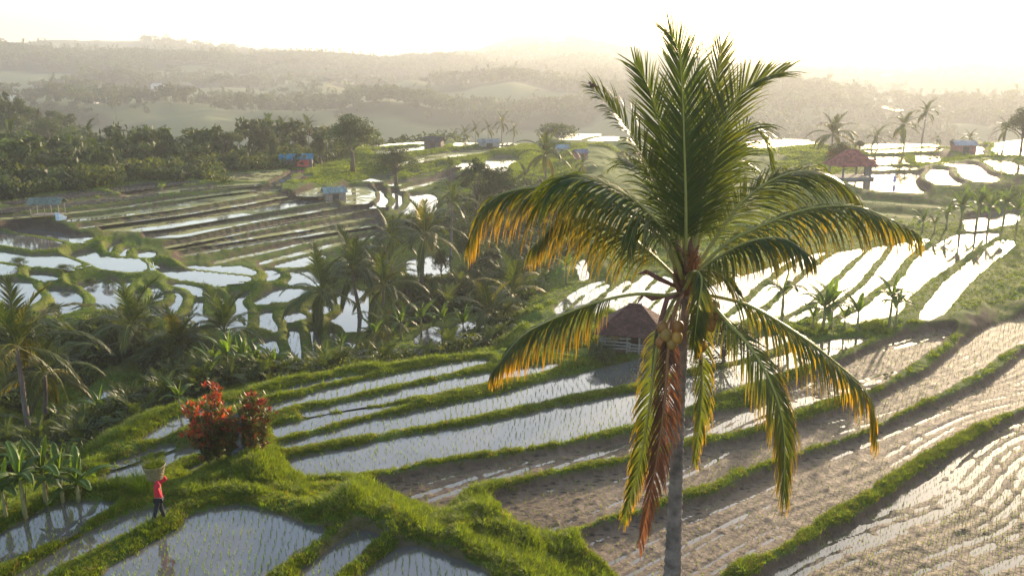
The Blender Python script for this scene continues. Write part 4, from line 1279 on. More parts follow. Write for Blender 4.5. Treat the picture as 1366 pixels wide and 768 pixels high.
b.tube(pts, rad, 16)
hbuild(b, 'trunk', M['bark'])
b = MB()                                   # fibrous leaf bases round the growing point
for k in range(26):
    a = k*2.4
    z0 = -.35+.032*k
    r = .12
    p0 = crown+Vector((math.cos(a)*r*.7, math.sin(a)*r*.7, z0))
    p1 = crown+Vector((math.cos(a)*.24, math.sin(a)*.24, z0+.34))
    b.tube([p0, (p0+p1)/2+Vector((math.cos(a)*.02, math.sin(a)*.02, 0)), p1], [.055, .048, .022], 6, col=(1.15, .95, .8))
hbuild(b, 'leaf_bases', M['husk'])
def tone(g0, g1, tip=1.0, low=-1, amt=1.0):
    """green near the spine, yellow to orange towards the leaflet ends; low = which side has aged more"""
    def f(q, u, side, rd):
        k = rd.uniform(.75, 1.2)
        w = amt*(max(0, u-.35)/.65)**1.3*(.55+.45*q)*rd.uniform(.5, 1.3)
        if side == low: w *= 1.5
        w = min(1, w)
        base = (g0[0]*k, g0[1]*k, g0[2]*k)
        end_ = (g1[0]*k, g1[1]*k, g1[2]*k)
        return tuple(base[i]*(1-w)+end_[i]*w for i in range(3))
    return f
GR, YG, OR, DK, BR = (1, 1, 1), (1.9, 1.5, .8), (5.6, 2.3, .6), (.75, .85, .9), (1.5, .48, 1.9)
FR = [
 # points (x, y, depth), leaflets, length, droop, hint, colours
 ([(914,372,0),(915,288,-.1),(913,200,-.15),(910,120,-.1),(905,70,0),(893,44,.15)], 92, 1.05, .10, (0,-1,.0), tone(DK, YG, amt=.25)),
 ([(912,372,.1),(900,280,.2),(885,190,.4),(866,120,.6),(846,84,.8)], 80, 1.0, .12, (0,-1,.1), tone(DK, YG, amt=.25)),
 ([(916,372,.1),(930,280,.3),(945,190,.5),(955,115,.7),(962,62,.95)], 80, 1.0, .12, (0,-1,.1), tone(GR, YG, amt=.3)),
 ([(913,372,.3),(912,270,.9),(917,180,1.2),(925,110,1.6),(938,66,2.0)], 70, .95, .15, (0,-1,.2), tone(DK, YG, amt=.3)),
 ([(910,372,.1),(886,275,.0),(862,220,.0),(835,170,.0),(810,138,.0),(792,119,.0)], 70, .85, .75, (.6,-.5,.5), tone(GR, YG, amt=.4)),
 ([(918,372,.0),(940,270,.2),(962,180,.3),(985,130,.4),(1012,107,.5),(1046,96,.6)], 84, .95, .35, (-.4,-.7,.6), tone(GR, YG, amt=.5)),
 ([(918,372,.3),(945,280,.8),(975,200,1.2),(1000,170,1.5),(1022,190,1.7),(1030,235,1.9)], 66, .85, .9, (0,-.3,1), tone(DK, YG, amt=.3)),
 ([(910,372,-.2),(893,322,-.5),(865,284,-.8),(832,258,-1.0),(790,240,-1.2),(752,240,-1.3),(728,262,-1.35)], 84, .95, .95, (0,-.35,1), tone(DK, YG, amt=.4)),
 ([(908,372,.1),(886,325,.0),(850,288,-.1),(800,262,-.2),(745,250,-.3),(690,253,-.3),(655,268,-.3),(632,308,-.3)], 96, 1.0, 1.15, (0,-.25,1), tone(GR, OR, amt=.75)),
 ([(907,376,.2),(870,340,.5),(830,310,.7),(785,292,.9),(745,296,1.0),(715,325,1.0)], 76, .95, 1.2, (0,-.2,1), tone(GR, OR, amt=.6)),
 ([(920,372,.1),(950,325,.3),(990,270,.5),(1035,238,.6),(1080,228,.7),(1118,240,.8),(1150,272,.8)], 92, .98, .85, (0,-.25,1), tone(GR, YG, amt=.9)),
 ([(920,374,-.1),(965,328,-.2),(1018,300,-.3),(1076,279,-.4),(1138,275,-.4),(1182,290,-.4),(1219,307,-.4)], 92, .9, 1.15, (0,-.25,1), tone(GR, OR, amt=.6)),
 ([(919,374,-.3),(955,345,-.7),(1000,322,-1.1),(1045,318,-1.4),(1080,340,-1.5)], 60, .8, 1.2, (0,-.2,1), tone(DK, OR, amt=.45)),
 ([(908,392,-.2),(885,394,-.4),(850,392,-.6),(800,402,-.8),(741,424,-1.0),(694,450,-1.1),(660,492,-1.1)], 84, .85, 1.35, (0,-.2,1), tone(GR, OR, amt=1.0)),
 ([(922,392,-.2),(957,396,-.5),(1005,410,-.8),(1071,450,-1.1),(1120,488,-1.2),(1158,525,-1.25),(1168,578,-1.3)], 88, .95, 1.3, (.1,-.2,1), tone(GR, OR, amt=.9)),
 ([(922,396,-.3),(948,405,-.7),(969,428,-1.1),(1000,462,-1.4),(1028,510,-1.6),(1045,570,-1.7),(1046,662,-1.75)], 84, .85, .95, (.5,-.75,.2), tone(GR, OR, amt=.7)),
 ([(908,392,-.2),(893,410,-.5),(877,460,-.7),(868,530,-.75),(855,610,-.7),(832,694,-.65)], 72, .72, 1.0, (-.4,-.9,.1), tone(GR, OR, amt=.8)),
 ([(910,392,-.3),(899,418,-.65),(891,470,-.9),(886,540,-.95),(873,630,-.9),(852,728,-.85)], 78, .72, 1.1, (.2,-1,.1), tone(BR, (2.1, .7, 1.9), amt=.7)),
 ([(918,392,.1),(932,425,.35),(936,480,.5),(935,540,.55),(926,615,.55)], 54, .62, 1.1, (.3,-.8,.1), tone(GR, OR, amt=.6)),
 ([(914,385,-.3),(926,362,-.7),(936,372,-1.0),(931,410,-1.15),(925,465,-1.15)], 50, .55, 1.3, (.3,-.9,.2), tone(GR, OR, amt=.4)),
 ([(916,380,.0),(938,362,-.3),(962,366,-.5),(984,392,-.6)], 34, .5, .9, (0,-.4,1), tone(DK, OR, amt=.4)),
 ([(912,372,-.1),(896,330,-.4),(872,300,-.8),(850,295,-1.1),(838,330,-1.3)], 44, .7, 1.2, (0,-.3,1), tone(DK, YG, amt=.4)),
 ([(917,372,.2),(928,300,.9),(952,240,1.6),(985,215,2.2),(1010,230,2.6)], 54, .85, .8, (0,-.3,1), tone(DK, YG, amt=.3)),
 ([(911,372,.2),(892,300,.9),(862,240,1.6),(838,215,2.1),(815,225,2.5)], 54, .85, .8, (0,-.3,1), tone(DK, YG, amt=.3)),
]
MUL = [1.05, 1.0, 1.05, .95, 1.15, 1.15, 1.2, 1.55, 1.6, 1.5, 1.55, 1.6, 1.4, 1.3, 1.3, 1.35, 1.0, 1.0, 1.1, 1.3, 1.3, 1.3, 1.0, 1.0]
for i, (pp, n, L, dr, hint, tc) in enumerate(FR):
    if i in (3, 22, 23): n = int(n*.6)
    P = [hp(x, y, d) for x, y, d in pp]
    sb, lb = frond_parts(P, .040, int(n*1.2), L*MUL[i], dr*(1.9 if i in (8, 9, 11, 12, 13, 14) else 1.45 if i in (7, 10, 15) else .95), hint, .0155, tc, seed=500+i, seg=5, start=.36 if i == 13 else .17, ragged=.2, tipfac=.45, gap=.06, up=.08 if 7 <= i <= 16 else .25)
    fr = link_mesh('frond', None, coco) if False else None
    dead = i == 17
    sb.c = [(.9, .45, .8) if dead else (1, 1, 1)]*len(sb.v)
    rach = hbuild(sb, 'frond', M['rachis'], True, None, 'withered reddish brown frond hanging by the trunk' if dead else None)
    hbuild(lb, 'leaflets', M['palm'], False, rach)
NUTS = [(884,437,-.28),(905,436,-.34),(903,450,-.38),(896,458,-.32),(882,457,-.25),(897,477,-.22),(893,467,-.22),(889,446,-.35),(942,418,-.2),(949,434,-.25),(957,424,-.15),(953,410,-.18),(945,426,-.1),(936,461,-.12),(938,432,-.18)]
for k, (x, y, d) in enumerate(NUTS):
    b = MB()
    c = hp(x, y, d-.55)
    b.ball(c, (.11, .11, .128), 12, 9, col=random.choice([(1, 1, 1), (1.3, 1.15, .9), (.9, .65, .6), (.75, .6, .6)]), jit=.015)
    b.tube([c+Vector((0, 0, .09)), c+Vector((0, 0, .13)), (c*.6+crown*.4)+Vector((0, 0, .05))], [.03, .016, .012], 6, col=(.8, .8, .8))
    hbuild(b, 'coconut', M['nut'])
for pp in ([(910,392,-.2),(890,398,-.5),(878,440,-.6),(873,500,-.6)], [(920,392,-.1),(945,400,-.3),(958,420,-.35),(963,445,-.35)], [(918,400,-.1),(930,440,-.3),(932,470,-.32),(936,487,-.3)],
           [(908,390,-.1),(870,398,-.1),(858,392,-.1),(850,405,-.1)], [(906,384,.1),(880,372,.0),(862,362,0),(850,366,0)]):
    b = MB()
    b.tube([hp(*p) for p in pp], [.03, .05, .045, .008], 7, col=(1.2, .9, 1.1))
    hbuild(b, 'dry_spathe', M['husk'])
b = MB()
for k in range(22):
    c = hp(924+random.uniform(-9, 9), 346+random.uniform(-12, 14), -.25+random.uniform(-.1, .1))
    b.tube([hp(918, 366, -.1), c.lerp(hp(918, 366, -.1), .4)+Vector((0, 0, .05)), c], [.012, .009, .006], 4, col=(1.8, 1.1, .5))
    for j in range(5):
        b.ball(c+Vector((random.uniform(-.04, .04), random.uniform(-.04, .04), random.uniform(-.06, .05))), .014, 5, 3, col=(2.0, 1.15, .45))
hbuild(b, 'flower_spray', M['husk'])
# the bird on the tip of the left frond
bp = hp(790.5, 118.5, 0)
b = MB()
b.ball((0, 0, .06), (.055, .035, .04), 10, 7)
b.ball((-.05, 0, .105), .026, 8, 6)
b.tube([(-.07, 0, .105), (-.095, 0, .10)], [.008, .002], 5, col=(.5, .5, .5))
b.tube([(.04, 0, .055), (.12, 0, .015)], [.018, .012], 5)
b.tube([(-.005, -.012, .03), (-.005, -.012, -.01)], .004, 4); b.tube([(.01, .012, .03), (.01, .012, -.01)], .004, 4)
bird = b.build('bird', M['husk'], None, True, loc=tuple(bp))
tag(bird, 'small brown bird perched on the tip of the upper left palm frond', 'bird')
# ------------------------------------------------------------------ palms in the valley and on the slopes
PALMS = [ # x, y of the crown, distance, size, label, detail, fronds, gold
 (22,462,44,.98,'large coconut palm at the left edge above the banana plants','near',18,.25),
 (52,497,47,.80,'lower bushy palm just right of the big one at the left edge','near',16,.30),
 (176,436,60,.98,'palm with a long bare grey trunk left of the red-leaved shrub','near',17,.10),
 (235,462,57,.70,'short palm between the bare-trunked palm and the upright one','near',15,.15),
 (293,442,58,.78,'palm with steep upright fronds above the middle banana clump','near',15,.05),
 (423,388,68,.92,'palm with drooping dead fronds standing before the stepped water fields','near',16,.08),
 (477,362,72,.95,'dark green palm at the left of the central grove','near',17,.08),
 (506,383,70,.85,'palm tucked against the right side of the dark green palm','near',16,.15),
 (512,432,66,.62,'low yellowing palm under the two palms of the central grove','mid',13,.6),
 (518,318,84,.80,'palm with a twisted crown behind the left of the central grove','near',16,.1),
 (567,314,80,1.05,'tallest palm of the central grove with a bare leaning trunk','near',17,.12),
 (600,270,92,.70,'palm crown just behind the tallest palm of the grove','mid',14,.15),
 (652,428,60,.70,'short green palm near the left tip of the low hanging frond','near',14,.3),
 (688,402,64,.80,'yellow tipped palm just left of the thatched hut slope','near',15,.5),
 (728,206,118,.95,'large palm alone behind the left part of the great crown','near',18,.12),
 (775,219,135,.55,'small palm right beside the large lone palm','mid',13,.1),
 (700,236,112,.5,'squat palm at the left foot of the large lone palm','mid',13,.1),
 (600,223,108,.34,'very small young palm alone on the middle terraces','mid',10,.0),
 (374,171,168,.62,'leftmost slim palm of the trio beside the big round tree','mid',14,.1),
 (388,172,172,.58,'middle slim palm of the trio beside the big round tree','mid',14,.1),
 (411,169,165,.62,'rightmost slim palm of the trio, above the blue roof','mid',14,.1),
 (437,181,160,.55,'small palm touching the left side of the big round tree','mid',13,.1),
 (260,196,150,.85,'palm with yellow drooping fronds in the wood behind the left terraces','mid',15,.5),
 (276,206,146,.55,'small orange tinged palm right of the yellow one','mid',12,.7),
 (287,224,140,.35,'tiny bright palm at the edge of the field behind the left terraces','mid',10,.3),
 (155,212,150,.6,'thin palm in the wood above the left shelter','mid',13,.2),
 (186,205,155,.55,'thin palm in the wood right of the left shelter','mid',13,.2),
 (86,226,140,.62,'palm with an orange dead frond behind the left shelter','mid',13,.6),
 (61,200,170,.6,'palm above the orange frond palm on the left hill','mid',13,.3),
 (17,244,132,.6,'grey palm at the left edge by the end of the terraces','mid',13,.2),
 (32,168,215,.75,'palm half way up the left hill','far',13,.2),
 (1111,179,118,.88,'broad palm above the red roof pavilion','near',18,.15),
 (1172,183,124,.48,'small palm between the broad palm and the tall pair','mid',14,.1),
 (1209,168,126,.68,'left palm of the tall pair on the right horizon','mid',16,.1),
 (1234,150,130,.56,'tallest palm on the right with a thin curved trunk','mid',15,.1),
 (1250,189,128,.30,'small palm just right of the tall pair','mid',11,.1),
 (1292,185,124,.40,'pale young palm right of the grey roofed house','mid',12,.1),
 (1342,172,118,.50,'palm against the dark tree at the right edge','mid',13,.3),
 (620,178,190,.55,'leftmost palm of the hazy row beyond the middle terraces','far',12,.1),
 (634,174,195,.55,'second palm of the hazy row beyond the middle terraces','far',12,.1),
 (650,172,192,.55,'middle palm of the hazy row beyond the middle terraces','far',12,.1),
 (668,164,196,.68,'tallest palm of the hazy row beyond the middle terraces','far',13,.2),
 (684,173,200,.5,'rightmost palm of the hazy row beyond the middle terraces','far',12,.1),
 (606,181,195,.45,'low palm left of the hazy row beyond the middle terraces','far',11,.1),
]
for x, y, d, s, lab, res, nf, gold in PALMS:
    if x > 1090: d, s = d*1.25, s*1.2
    palm(x, y, d, s*1.08, lab, res, nf, gold, up=1.5 if 'upright' in lab or 'very small' in lab else 1.0, lean=.5 if 'leaning' in lab else 0)

BAN = [ # foot x, y, level guess, stem, size, label, leaves, upright share
 (34,690,0,1.75,.82,'tallest banana plant at the bottom left with an upright young leaf',9,.15),
 (8,690,0,1.2,.7,'banana plant cut by the left edge at the bottom',8,.3),
 (62,672,0,1.5,.78,'banana plant with curling yellow edged leaves, second from the left edge',9,.2),
 (84,668,0,1.2,.7,'banana plant behind the curling one, its leaves bent over',8,.2),
 (105,668,0,.75,.85,'bright green banana plant nearest the pond, leaves erect',8,.35),
 (135,566,-3,1.0,.7,'small banana plant low in the shade under the palms',7,.4),
 (28,640,-1,1.0,.7,'dark banana plant behind the bottom left clump',7,.3),
 (240,545,-1,.6,.6,'small spiky banana sucker beside the grass slope',6,.5),
 (285,512,-2,1.6,.8,'leftmost banana plant of the clump behind the red shrub',9,.5),
 (305,512,-2,1.8,.9,'bright banana plant in the middle of the clump behind the red shrub',9,.5),
 (325,508,-2,1.7,.85,'tall banana plant right of the middle of the clump behind the red shrub',9,.5),
 (345,506,-2,1.3,.75,'banana plant with some yellow leaves at the right of the clump',9,.3),
 (365,505,-2,1.0,.7,'rightmost low banana plant of the clump behind the red shrub',8,.3),
 (535,452,-4,1.3,.75,'leftmost banana plant under the tallest palm of the grove',8,.4),
 (562,450,-4,1.6,.85,'upright banana plant under the tallest palm of the grove',8,.6),
 (590,448,-4,1.4,.8,'banana plant in the dark thicket right of the grove palms',8,.4),
 (618,452,-3,1.2,.75,'broad banana plant near the small hidden pools',8,.4),
 (455,478,-4,1.0,.7,'banana plant in front of the central palms',8,.4),
 (755,378,-2,1.4,.8,'slender banana plant standing alone on the slope left of the bright fields',8,.5),
 (1042,434,.3,2.3,.85,'tall thin banana plant with drooping torn leaves right of the trunk',8,.1),
 (1098,440,.3,1.4,1.0,'big dark leaved banana plant in the middle of the field edge row',10,.4),
 (1108,437,.3,1.7,.8,'banana plant with a pale erect leaf behind the big dark one',6,.9),
 (1143,441,.3,1.2,.72,'small bright green banana plant with folded upright leaves',7,.8),
 (1186,436,.3,2.0,.8,'banana plant with several reddish stems at the right of the row',9,.2),
 (1194,436,.3,1.5,.7,'thin banana plant against the right side of the reddish one',7,.2),
 (1262,305,.8,1.3,.8,'dark bushy banana plant left of the right pond',9,.3),
 (1281,304,.8,1.9,.95,'banana plant with orange dead leaf at the right pond',9,.4),
 (1302,303,.8,2.0,1.0,'broad banana plant in the middle of the right pond',9,.6),
 (1318,303,.8,1.8,.9,'banana plant with pale leaf right of the broad one',9,.6),
 (1338,300,.8,1.9,.95,'large upright banana plant near the right edge',9,.6),
 (1356,302,.8,1.5,.8,'banana plant touching the right edge of the picture',8,.4),
 (1230,310,.6,1.0,.7,'low banana plant left of the right pond group',8,.5),
 (1246,311,.6,.8,.6,'smallest banana plant by the corner of the bright field',7,.4),
 (1084,438,.3,.7,.6,'knee high banana sucker left of the big dark plant',6,.5),
 (1126,438,.3,.7,.55,'banana sucker between the dark plant and the folded one',6,.5),
 (500,462,-4,1.2,.75,'banana plant between the two central palm trunks',8,.4),
]
for x, y, z, st, s, lab, nl, upr in BAN:
    if x < 110: s, st = s*.86, st*.86
    if x > 1210: s, st = s*1.15, st*1.15
    banana(x, y, z, st, s, lab, nl, upr=upr)

TR = [ # x, top y, base y, distance, kind, label, detail, width
 (470,148,222,140,'round','big round broadleaf tree on the far edge of the terraces','near',1.25),
 (352,161,215,150,'tall','tall dark tree left of the slim palm trio','near',.8),
 (366,172,220,146,'tall','dark column shaped tree beside the tall dark tree','near',.6),
 (428,168,210,150,'tall','narrow tree between the palm trio and the big round tree','near',.7),
 (304,172,225,150,'flat','wide flat topped dark tree behind the left terraces','near',1.1),
 (268,176,225,158,'flat','smaller flat topped tree left of the wide one','near',1.0),
 (330,196,228,142,'round','low dark tree under the wide flat topped one','near',1.1),
 (222,212,240,140,'round','bright green round bush tree behind the left terraces','near',1.3),
 (205,158,240,190,'round','tree with a high crown on the lower left hill','far',.8),
 (135,196,246,150,'open','open crowned tree behind the left shelter','near',.9),
 (120,226,250,130,'bush','dark low tree right behind the left shelter','near',1.6),
 (45,232,262,128,'bush','dark bush at the left end of the terraces','near',1.8),
 (70,150,235,210,'round','large tree on the left hill crest','far',.9),
 (38,126,235,230,'tall','pointed tree on top of the left hill','far',.7),
 (12,140,250,225,'round','tree at the left edge of the hill crest','far',1.0),
 (100,168,240,190,'round','rounded tree half way down the left hill','far',1.0),
 (240,206,236,150,'round','dense tree left of the yellow palm','far',1.1),
 (170,180,240,180,'open','thin tree behind the two thin palms','far',.9),
 (395,196,217,160,'bush','dark shrub behind the blue roofed shed','far',1.4),
 (527,193,203,130,'round','little dark tree alone in the far shining field','near',1.5),
 (637,207,240,108,'open','small airy tree at the end of the middle terraces','near',.8),
 (667,218,245,108,'round','rounded bush tree left of the large lone palm','near',1.1),
 (630,300,430,84,'round','large dark feathery tree in the central ravine','near',.85),
 (590,330,440,82,'round','shadowy tree left of the feathery one','near',.7),
 (660,330,420,86,'flat','spreading dark tree behind the yellow tipped palm','near',.8),
 (705,330,400,80,'open','grey stemmed thin tree rising from the ravine','near',.6),
 (545,360,450,78,'bush','dense bush under the tallest palm','near',1.0),
 (622,290,330,100,'bush','brownish thicket bush behind the feathery tree','near',1.6),
 (740,290,340,92,'round','tree hidden under the left fronds of the great palm','near',1.0),
 (800,240,280,125,'round','tree behind the left shoulder of the great palm','far',1.3),
 (745,158,190,200,'round','hazy round tree beyond the hazy palm row','far',1.5),
 (575,166,190,205,'round','hazy tree left of the hazy palm row','far',1.6),
 (538,172,190,205,'tall','narrow hazy tree behind the shining fields','far',.7),
 (1145,186,212,118,'round','rounded tree just right of the broad palm','near',1.2),
 (1268,184,206,122,'tall','small conifer shaped tree by the grey roofed house','near',.9),
 (1362,140,200,112,'round','dark tree cut by the right edge','near',1.0),
 (1208,215,222,100,'bush','tiny bush on the field corner by the pavilion','near',1.2),
 (1240,200,212,115,'bush','low bush by the right hillside path','near',1.6),
 (1250,196,212,118,'bush','second low bush by the right hillside path, nearer the house','near',1.4),
 (803,452,478,47,'bush','round bush at the left side of the thatched hut','near',1.5),
 (966,424,445,47,'bush','green bush right of the palm trunk at the field edge','near',1.6),
 (150,386,430,74,'bush','yellow green bush on the bend of the curved bank','near',1.3),
 (128,380,432,75,'bush','tall yellow green bush beside the curved bank','near',1.1),
 (90,370,395,76,'bush','pale bush on the ridge between the curved ponds','near',1.6),
 (30,355,378,78,'bush','light green bush at the left curved pond','near',1.8),
 (80,420,470,66,'bush','dark shrub above the left palms','near',1.2),
 (110,560,610,45,'bush','dark shrub under the left palms','near',1.2),
 (330,470,500,60,'bush','shaded shrub behind the banana clump','near',1.3),
]
for x, yt, yb, d, kd, lab, res, w in TR:
    if x > 1100: d *= 1.25
    tree(x, yt, yb, d, kd, lab, res, wide=w, cat='bush' if kd == 'bush' else 'tree')
# the masses nobody could count: undergrowth, the wood behind the terraces, the far woods
def clump(seed, n=170, size=.13, mat=None, col=(1, 1, 1)):
    g = np.random.default_rng(seed)
    cs = g.uniform(-.45, .45, (5, 3)); cs[:, 2] = g.uniform(.1, .55, 5)
    return leaf_cards(cs, g.uniform(.3, .5, 5), n, size, seed, col, .8, mat, 'clump')
CL = [clump(1), clump(2, col=(1.5, 1.5, 1.0)), clump(3, 120, .18, col=(.8, .85, .9)), clump(4, 150, .1, col=(1.9, 1.5, .8))]
b = MB()
for k in range(9):
    me = FRONDS['far', SPEC[k % 3][0], 'green']
    mt = Matrix.Rotation(k*2.4, 3, 'Z')*.42
    off = len(b.v)
    vs = [mt @ v.co for v in me.vertices]
    cc = [tuple(c.color[:3]) for c in me.color_attributes['tint'].data]
    b.add(vs, [tuple(p.vertices) for p in me.polygons], cc)
CL.append(b.mesh('clump', M['palmfar']))
under = (dmin > 2.2)*(RG > 40)*(RG < 175)*(~farm)*inview*(capz < -2.0)
hut_c = at(848, 470, .3)
x, y, z, i, j = mix_pick(under*(.15+sstep(dmin, 2.5, 6))*(ZZ < -2.1)*(fbm(X*.12, Y*.12, 5, 2) > .3), 5200)
scatter('undergrowth', np.stack([x, y, z], 1), rng.uniform(.4, 1.35, len(x)), CL, tilt=.15)
fringe = (RG > edge-1)*(RG < edge+30)*(dmin > 1.5)*(a_deg < -5)*(a_deg > -36)
x, y, z, i, j = mix_pick(fringe*1.0, 1700)
scatter('rim_undergrowth', np.stack([x, y, z-.2], 1), rng.uniform(1.0, 3.4, len(x)), CL[:4], tilt=.15)
def lowtree(seed, kind):
    g = np.random.default_rng(seed)
    if kind == 0: cs, rs = np.array([[0, 0, .62], [.2, .1, .5], [-.2, .05, .55], [.02, -.2, .45], [0, .18, .78]]), np.array([.24, .2, .2, .18, .16])
    elif kind == 1: cs, rs = np.array([[0, 0, .45], [.05, 0, .65], [-.04, .02, .82], [0, 0, .28]]), np.array([.18, .15, .1, .17])
    else: cs, rs = np.array([[.25, 0, .75], [-.22, .1, .78], [0, -.2, .8], [0, .2, .74]]), np.array([.17, .17, .16, .15])
    me = leaf_cards(cs+g.uniform(-.04, .04, cs.shape), rs, 190, .075, seed, (1, 1, 1), .8, M['leaf'], 'small_tree')
    return me
LT = [lowtree(s, s % 3) for s in range(6)]
b = MB()                                   # a far palm for the woods
for k in range(11):
    me = FRONDS['far', SPEC[(k*2) % 5][0], 'green']
    mt = Matrix.Rotation(k*2.4, 3, 'Z')*.10
    b.add([mt @ v.co + Vector((0, 0, .92)) for v in me.vertices], [tuple(p.vertices) for p in me.polygons], (1, 1, 1))
b.tube([(0, 0, 0), (.02, 0, .5), (0, 0, .93)], [.016, .012, .01], 5, col=(1.5, 1.2, 1.5))
LT.append(b.mesh('small_palm', M['palmfar']))
shoulder = farm*(RG < 330)*(RG > 118)
x, y, z, i, j = mix_pick(shoulder*(a_deg < -6)*(a_deg > -36)*(.35+1.0*(FZ > -14))*(fbm(X*.03, Y*.03, 15, 2) > .40), 1100)
scatter('hillside_wood', np.stack([x, y, z], 1), rng.uniform(2.2, 5.2, len(x))*np.where(rng.random(len(x)) < .15, 1.6, 1), LT, tilt=.06)
rim = farm*(RG < edge+45)*(a_deg > -12)*(a_deg < 36)
x, y, z, i, j = mix_pick(rim*(fbm(X*.04, Y*.04, 16, 2) > .5), 260)
scatter('rim_wood', np.stack([x, y, z], 1), rng.uniform(4, 8, len(x)), LT, tilt=.06)
wood = farm*(RG > 330)*(RG < 1700)*inview
dens = 1.6*sstep(.49-fieldpatch, -.005, .02) + 1.5*np.exp(-((RG-640)/60)**2)*(fbm(X*.012, Y*.012, 17, 2) > .45) + 2.2*np.exp(-((RG-1240)/110)**2) + .006
x, y, z, i, j = mix_pick(wood*dens/(RG/500)**.6, 15000)
scatter('far_woods', np.stack([x, y, z], 1), rng.uniform(7, 14, len(x))*np.interp(RG[i, j], [300, 1200], [.8, 1.2]), LT, tilt=.05)
# ------------------------------------------------------------------ the red-leaved shrubs and the little shrine between them
def cordyline(px, py, lev_, name_lab, stems, H, seed, redtop):
    base = at(px, py, lev_)
    z = height(base.x, base.y)
    rd = random.Random(seed)
    root = tag(empty('cordyline_shrub', (base.x, base.y, z)), name_lab, 'shrub')
    for k in range(stems):
        a = k*2.4; r = H*.13*math.sqrt(k)
        h = H*(1.0 if k == 0 else rd.uniform(.58, 1.0))
        dx, dy = r*math.cos(a), r*math.sin(a)*.8
        ex, ey = dx*1.35, dy*1.35
        b = MB()
        b.tube([(dx*.5, dy*.5, -.1), (dx*.9, dy*.9, h*.35), (ex*.9, ey*.9, h*.7), (ex, ey, h*.95)], [.035, .028, .022, .012], 6)
        st = b.build('stem', M['wood'], root, True)
        lb = MB()
        for j in range(int(58*redtop[1])):
            u = ((j+.5)/int(58*redtop[1]))**.8
            zc = h*(.16+.84*u)
            cx_, cy_ = ex*(.55+.45*u)+rd.gauss(0, .022+.05*u)*H, ey*(.55+.45*u)+rd.gauss(0, .022+.05*u)*H
            zc *= rd.uniform(.86, 1.06)
            red = max(0, min(1, (u-redtop[0])*2.2+rd.uniform(-.55, .55)))
            if rd.random() < .1: red = 1
            for q in range(9):
                an = q*2.4+j; el = rd.uniform(.1, 1.15)
                L = rd.uniform(.14, .26)*(H/2.3)*1.15; w = L*.17
                d = Vector((math.cos(an)*math.cos(el), math.sin(an)*math.cos(el), math.sin(el)))
                s = Vector((-math.sin(an), math.cos(an), 0))*w
                p = Vector((cx_, cy_, zc))
                g = (rd.uniform(.06, .12), rd.uniform(.09, .14), .02); rr = (rd.uniform(.22, .46), rd.uniform(.035, .09), .02)
                dk = (rd.uniform(.10, .18), .02, .03)
                if rd.random() < .25: rr = (rd.uniform(.3, .45), rd.uniform(.10, .16), .02)
                t_ = rr if red > .5 else (dk if rd.random() < .15 else g)
                m1 = p+d*L*.5
                tip = p+d*L+Vector((0, 0, -.03))
                lb.add([p, m1-s, tip, m1+s], [(0, 1, 2, 3)], t_)
        lb.build('leaves', M['redleaf'], root)
    return root
cordyline(294, 624, -1.0, 'large red topped shrub of many thin stems on the grassy mound left of the shrine', 9, 3.3, 3, (.62, 1.1)).scale = (.78, .78, 1)
cordyline(341, 620, -1.0, 'smaller dark red and green shrub right of the shrine, lower and bushier', 6, 2.6, 4, (.86, 1.0)).scale = (.8, .8, 1)
sp_ = at(318, 630, -1.0)
shr = tag(empty('shrine', (sp_.x, sp_.y+.35, height(sp_.x, sp_.y))), 'small grey stone shrine half hidden between the two red-leaved shrubs', 'shrine')
b = MB(); b.box((0, 0, .08), (.5, .5, .4)); b.box((0, 0, .33), (.4, .4, .12)); b.build('plinth', M['stone'], shr)
b = MB(); b.box((0, 0, .85), (.2, .2, .95), taper=.9); b.box((0, 0, 1.3), (.34, .34, .07)); b.build('pillar', M['stone'], shr)
b = MB(); b.box((0, .1, 1.5), (.26, .06, .36)); b.box((-.12, 0, 1.45), (.05, .22, .24)); b.box((.12, 0, 1.45), (.05, .22, .24)); b.box((0, 0, 1.70), (.42, .36, .10), taper=.5); b.box((0, 0, 1.80), (.16, .14, .12), taper=.4)
b.build('seat_niche', M['stone'], shr)

# grass clump beside the person
gp = at(188, 655, .1)
gt = tuft('grass_clump', 260, .85, .32, .012, M['grass'], .55, 77)
o = link_mesh('grass_clump', gt, None, (gp.x, gp.y, height(gp.x, gp.y)-.05))
tag(o, 'tall tuft of grass on the bank just left of the person', 'grass clump')

# ------------------------------------------------------------------ the person carrying a basket of cut grass
pf = at(214, 687, .25)
pz = height(pf.x, pf.y)
person = tag(empty('person', (pf.x, pf.y, pz), R(8)), 'person in a red shirt and dark trousers walking along the bank, basket on the head', 'person')
def skin_body(name, chain, edges, rads, mat, parent, sub=2, root=0):
    me = bpy.data.meshes.new(name)
    me.from_pydata(chain, edges, [])
    o = link_mesh(name, me, parent)
    sk = o.modifiers.new('skin', 'SKIN')
    sk.use_smooth_shade = True
    for i, r in enumerate(rads):
        rr = r if hasattr(r, '__len__') else (r, r)
        me.skin_vertices[0].data[i].radius = rr
        me.skin_vertices[0].data[i].use_root = (i == root)
    ss = o.modifiers.new('sub', 'SUBSURF'); ss.levels = sub; ss.render_levels = sub
    me.materials.append(mat)
    ca = me.color_attributes.new('tint', 'FLOAT_COLOR', 'POINT')
    for d in ca.data: d.color = (1, 1, 1, 1)
    return o
